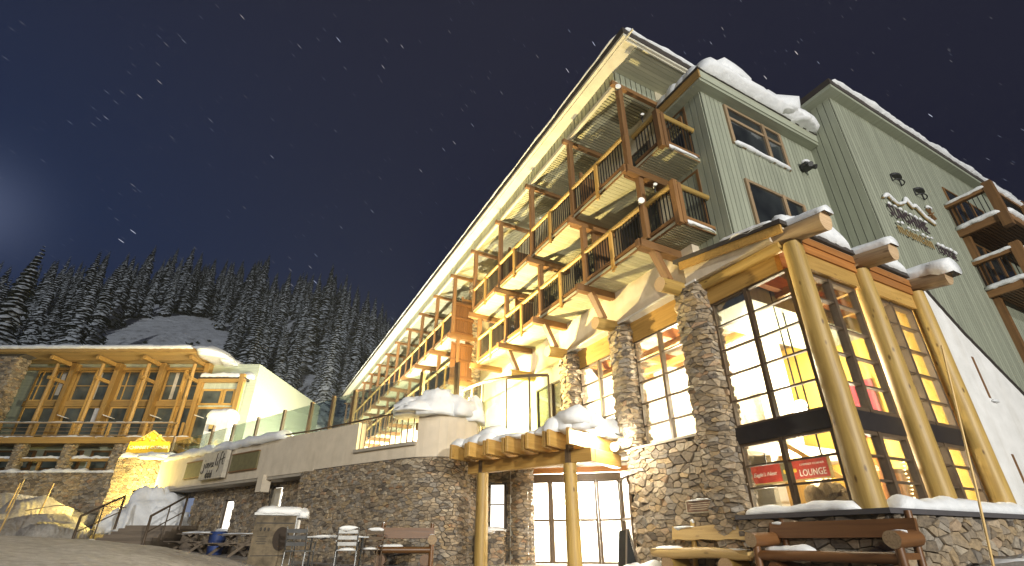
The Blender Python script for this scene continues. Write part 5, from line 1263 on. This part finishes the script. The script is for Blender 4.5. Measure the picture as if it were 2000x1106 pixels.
for i in range(5):
    u0 = cu[0] - 3.27 + 3.27 * i
    m = LM()
    q = 0
m = LM()
for k in range(26): m.box(-38, -21.2, 32.0 + k * .13, 32.115 + k * .13, 12.625, 12.655)
m.build('soffit_boards', 'bench_pale', LOD)
for i, u in enumerate(cu):
    m = LM(); m.tube((u, 33, 6.8), (u, 33, 12.1), .14, .12, 12, 5, .05); m.build('log_column', 'lodge_timber', LOD)
    m = LM(); m.box(u - .10, u + .10, 32.3, 34.5, 12.25, 12.52); m.build('roof_bracket', 'lodge_timber', LOD); m = LM(); m.box(u - .09, u + .09, 32.7, 34.5, 10.92, 11.14); m.build('roof_bracket', 'lodge_timber', LOD)
    m = LM(); m.box(u + .10, u + .42, 33.95, 34.5, 6.8, 12.5); m.build('wall_post', 'lodge_timber', LOD)
    m = LM(); m.box(u - .25, u + .25, 32.75, 33.25, 2.5, 6.62, 0); rubble(m, [(u - .27, 33.25), (u - .27, 32.73), (u + .27, 32.73), (u + .27, 33.25)], 3.5, 6.6, .24, .6, .05, 60 + i, flat=True); m.build('stone_pier', ['mortar', 'stone'], LOD)
    m = LM(); snow_strip(m, [(u - .3, 32.9, 6.62), (u + .3, 32.9, 6.62)], .5, .16, i, rough=.8, step=.08); m.build('snow_cap', 'snow', LOD)
for i in range(5):
    ua = (cu[0] - 3.27 if i == 0 else cu[i - 1]) + .45; ub = cu[i] - .0 if i < 4 else None
    if i == 4: break
    if i == 0: ua = -35.2
    w_ = ub - ua
    # upper tall windows with a mid post, and lower row, one frame each
    for (xa, xb) in ((ua + .03, ua + w_ * .49), (ua + w_ * .53, ub - .02)):
        m = LM()
        window(LOD, (xa, 34.45), (xb, 34.45), 9.75, 12.05, (.36,) if i % 2 == 0 else (), (10.9,), .14, .12, .05, .05, 'glulam', 'lodge_glass', T=LT)
        window(LOD, (xa, 34.45), (xb, 34.45), 6.85, 9.35, (), (), .14, .12, .05, .05, 'glulam', 'lodge_glass', T=LT)
    m = LM(); m.box(ua - .03, ub + .06, 34.3, 34.49, 9.36, 9.74); m.build('wall_beam', 'lodge_timber', LOD)
    m = LM(); m.box(ua + w_ * .49, ua + w_ * .53, 34.25, 34.48, 6.82, 12.1); m.build('wall_post', 'glulam', LOD)
m = LM(); m.box(-42, -22.4, 34.32, 34.49, 12.08, 12.28); m.build('wall_beam', 'glulam', LOD)
# curtains and pale things seen behind the glass are modelled as panels set on the doors
for (u, z0, z1, wd) in ((-30.9, 7.4, 9.2, .35), (-29.95, 8.2, 9.3, .8), (-33.3, 10.2, 11.9, .3), (-30.6, 9.9, 11.9, .28), (-24.9, 9.9, 11.9, .25)):
    m = LM(); m.box(u, u + wd, 34.40, 34.415, z0, z1); m.build('curtain', 'paper' if wd > .5 else 'pale_board', LOD)
# deck railing
m = LM(); m.box(-42, -22.6, 32.66, 32.76, 7.78, 7.86); m.box(-42, -22.6, 32.68, 32.74, 6.98, 7.03); m.build('deck_railing', 'grey_log', LOD)
for k in range(6):
    u = -34.4 + 3.27 * k * .75
    m = LM(); m.box(u - .06, u + .06, 32.64, 32.78, 6.5, 7.84); m.build('rail_post', 'lodge_timber', LOD)
m = LM(); m.box(-42, -22.6, 32.70, 32.72, 7.26, 7.28); m.box(-42, -22.6, 32.70, 32.72, 7.50, 7.52); m.build('rail_cables', 'grey_log', LOD)
m = LM(); snow_strip(m, [(-41, 32.71, 7.86), (-22.8, 32.71, 7.86)], .09, .04, 3, rough=1); m.build('snow_edge', 'snow', LOD)
for k, u in enumerate((-31.6, -28.4, -25.1, -22.0)):
    m = LM(); m.beam((u - .3, 33.9, 8.62), (u + .35, 34.0, 8.42), .3, .05); m.build('awning', 'white_paint', LOD)
# ground floor behind the piers
for i in range(4):
    ua = cu[i] - 3.27 + .3 if i == 0 else cu[i - 1] + .3; ub = cu[i] - .3
    window(LOD, (ua, 34.44), (ub, 34.44), 5.0, 6.3, (.5,), (), .16, .12, .12, .05, 'cedar', 'lodge_glass', T=LT)
    m = LM(); m.box(ua - .05, ub + .05, 32.9, 33.1, 5.36, 5.56); m.box(ua + 1.2, ua + 1.35, 32.95, 33.05, 4.5, 5.36); m.build('lower_rail', 'lodge_timber', LOD)
    m = LM(); snow_strip(m, [(ua, 33.0, 5.56), (ub, 33.0, 5.56)], .24, .12, i + 3, rough=.9); m.build('snow_edge', 'snow', LOD)
m = LM(); m.box(-42, -21, 32.4, 33.2, 1.5, 4.6, 0); rubble(m, [(-37, 32.38), (-21, 32.38)], 2.2, 4.6, .32, .55, .05, 71); m.build('base_wall', ['mortar', 'stone'], LOD)
m = LM(); snow_strip(m, [(-37, 32.7, 4.6), (-21.5, 32.7, 4.6)], .7, .16, 5, rough=1.1, step=.15); m.build('snow_cap', 'snow', LOD)
# big stone pillar at the far left
m = LM(); m.poly([(-37.2, 32.3, 2), (-34.75, 32.3, 2), (-34.95, 32.3, 12.4), (-34.5, 32.3, 12.62), (-37.2, 32.3, 12.6)], (0, .9, 0), 0); rubble(m, [(-37.2, 32.28), (-34.85, 32.28), (-34.85, 33.2)], 4.6, 12.4, .30, .6, .06, 73, flat=True); m.build('stone_pillar', ['mortar', 'stone'], LOD)
# right hand annex with its snowy slanting roof
ANX = thing('lodge_annex', 'pale sided annex with snowy sloping roof at the right end of the timber lodge', 'building', tuple(G(-20.5, 36, 4)))
m = LM(); m.box(-22.6, -19.55, 34.0, 34.3, 4, 11.2); m.poly([(-19.7, 34.0, 4), (-19.7, 52, 4), (-19.7, 52, 10.2), (-19.7, 34.0, 11.2)], (.2, 0, 0)); m.build('wall', 'lodge_siding', ANX)
m = LM(); m.box(-22.75, -19.4, 33.75, 34.05, 11.0, 11.25); m.box(-19.75, -19.4, 33.7, 34.0, 5, 11.6); m.box(-22.72, -22.4, 33.8, 34.0, 5, 11.0); m.build('corner_post', 'lodge_timber', ANX)
window(ANX, (-22.35, 33.94), (-20.75, 33.94), 9.35, 10.5, (), (), .16, .12, frame='glulam', glass='lodge_glass', T=LT); window(ANX, (-20.72, 33.94), (-19.85, 33.94), 9.35, 10.5, (), (), .16, .12, frame='glulam', glass='lodge_glass', T=LT)
window(ANX, (-22.35, 33.94), (-20.75, 33.94), 6.9, 9.2, (), (), .16, .12, frame='glulam', glass='lodge_glass', T=LT); window(ANX, (-20.72, 33.94), (-19.85, 33.94), 6.9, 9.2, (), (), .16, .12, frame='glulam', glass='lodge_glass', T=LT)
m = LM(); m.poly([(-22.7, 33.7, 11.26), (-19.4, 33.7, 11.26), (-19.4, 53, 10.2), (-22.7, 53, 10.2)], (0, 0, .12)); rr = m.build('roof', 'roof_edge', ANX)
m = LM(); snow_strip(m, [(-22.7, 33.95, 11.38), (-19.7, 33.95, 11.38)], .7, .34, 3, rough=.35, step=.15); snow_strip(m, [(-19.5, 33.9, 11.5), (-19.45, 38, 11.2), (-19.4, 44, 10.9), (-19.4, 52, 10.3)], .9, .55, 8, rough=.25, step=.3, endr=.6); m.build('snow_cap', 'snow', rr)
m = LM(); m.box(-19.30, -17.9, 30.6, 31.6, 5.5, 7.8, 0); pil = m.build('stone_pillar', 'white_stucco'); tag(pil, 'square pale pillar with thick round snow hat behind the glass fence', 'pillar')
snowthing('snow_drift', 'thick round snow hat on the pale pillar behind the glass fence', lambda m: (snow_strip(m, [G(-19.5, 31.1, 7.75), G(-17.7, 31.1, 7.75)], 1.3, .62, 4, rough=.1, step=.1, endr=.5)))
t = thing('wall_lamp', 'small brass box lamp on the side of the snow capped pillar', 'lamp', tuple(G(-18.8, 30.5, 7.1))); m = LM(); m.box(-18.95, -18.7, 30.4, 30.58, 6.95, 7.2); m.build('lamp_housing', 'gold_frame', t); m = LM(); m.box(-18.9, -18.75, 30.42, 30.56, 6.80, 6.95); m.build('lamp_shade', 'near_black', t)
# glowing stone pier with the yellow sign on top
GP = thing('gate_pier', 'wide stone pier glaring yellow and white under the yellow lodge sign', 'pier', tuple(G(-21, 28.6, 1)))
m = LM(); m.poly([(-22.6, 28.5, .6), (-19.8, 28.5, .6), (-19.6, 28.5, 4.95), (-22.1, 28.5, 4.95)], (0, 1.5, 0), 0); rubble(m, [(-22.35, 28.48), (-19.7, 28.48), (-19.7, 29.9)], 1.0, 4.95, .30, .6, .04, 77); m.build('body', ['mortar', 'stone'], GP)
m = LM(); snow_strip(m, [(-22.4, 29.0, 4.95), (-19.4, 29.0, 4.95)], 1.3, .32, 3, rough=.4); blob(m, (-20.4, 28.7, 4.9), (.9, .5, .3), 6, .3); m.build('snow_cap', 'snow', GP)
YS = thing('lodge_sign', 'bright yellow name board with pointed crest on the glowing stone pier', 'sign', tuple(G(-21, 29, 5.2)))
m = LM(); m.poly([(-22.28, 28.7, 5.22), (-19.85, 28.7, 5.22), (-19.9, 28.7, 5.86), (-22.2, 28.7, 5.86)], (0, .12, 0)); m.poly([(-21.9, 28.78, 5.86), (-20.2, 28.78, 5.86), (-21.05, 28.78, 6.45)], (0, .08, 0)); m.poly([(-21.5, 28.78, 5.22), (-20.6, 28.78, 5.22), (-21.05, 28.78, 4.98)], (0, .08, 0)); m.build('board', 'yellow_sign', YS)
m = LM(); m.beam((-21.95, 28.74, 5.86), (-21.05, 28.74, 6.48), .05, .07); m.beam((-20.15, 28.74, 5.86), (-21.05, 28.74, 6.48), .05, .07); m.box(-22.28, -19.85, 28.68, 28.72, 5.19, 5.225)
for a in range(7): blob(m, (-21.5 + a * .15, 28.75, 5.95 + .16 * math.sin(a * 1.3) + .08), (.09, .05, .09), a, .3, 8, 6, -1)
m.build('crest', 'gold_frame', YS)
p = G(-22.1, 28.66, 5.44); text('CHIMNEY CORNER', .25, tuple(p), tuple(su), (0, 0, 1), 'white_paint', 'lettering', YS, .01, spacing=1.05)
# sodium lamps that light the lodge front
fixture('path_lamp', 'sodium lamp on a short post in front of the glaring stone pier', tuple(G(-19.3, 26.4, 2.9)), tuple(G(-21, 28.5, 3.2)), .12, False, tuple(G(-19.1, 26.2, 1.2)), 'lamp')
lamp('sodium_lamp', 'POINT', tuple(G(-20.0, 26.7, 3.0)), 1700, (1, .76, .22), None, .12)
lamp('sodium_flood', 'SPOT', tuple(G(-19.0, 27.2, 7.5)), 1150, (1, .76, .30), tuple(G(-28.5, 34, 9.0)), .15, spot_size=R_(110), spot_blend=.6)
lamp('annex_flood', 'POINT', tuple(G(-15.5, 33.2, 7.2)), 260, (1, .98, .82), None, .15)

# ------------------------------------------------------------------ thin frosty air over the whole yard and hillside
def _haze():
    m = bpy.data.materials.new('haze'); m.use_nodes = True; t = m.node_tree; t.nodes.clear(); x = NT(t)
    v = x.n('ShaderNodeVolumePrincipled', ins={'Color': (.86, .90, .94, 1), 'Density': .0004, 'Anisotropy': .25})
    x.n('ShaderNodeOutputMaterial', ins={'Volume': v.outputs[0]}); MATS['haze'] = m
_haze()
m = MB(); m.box(-460, 460, -440, 460, -3, 135); tag(m.build('haze', 'haze'), None, None, None, 'stuff')
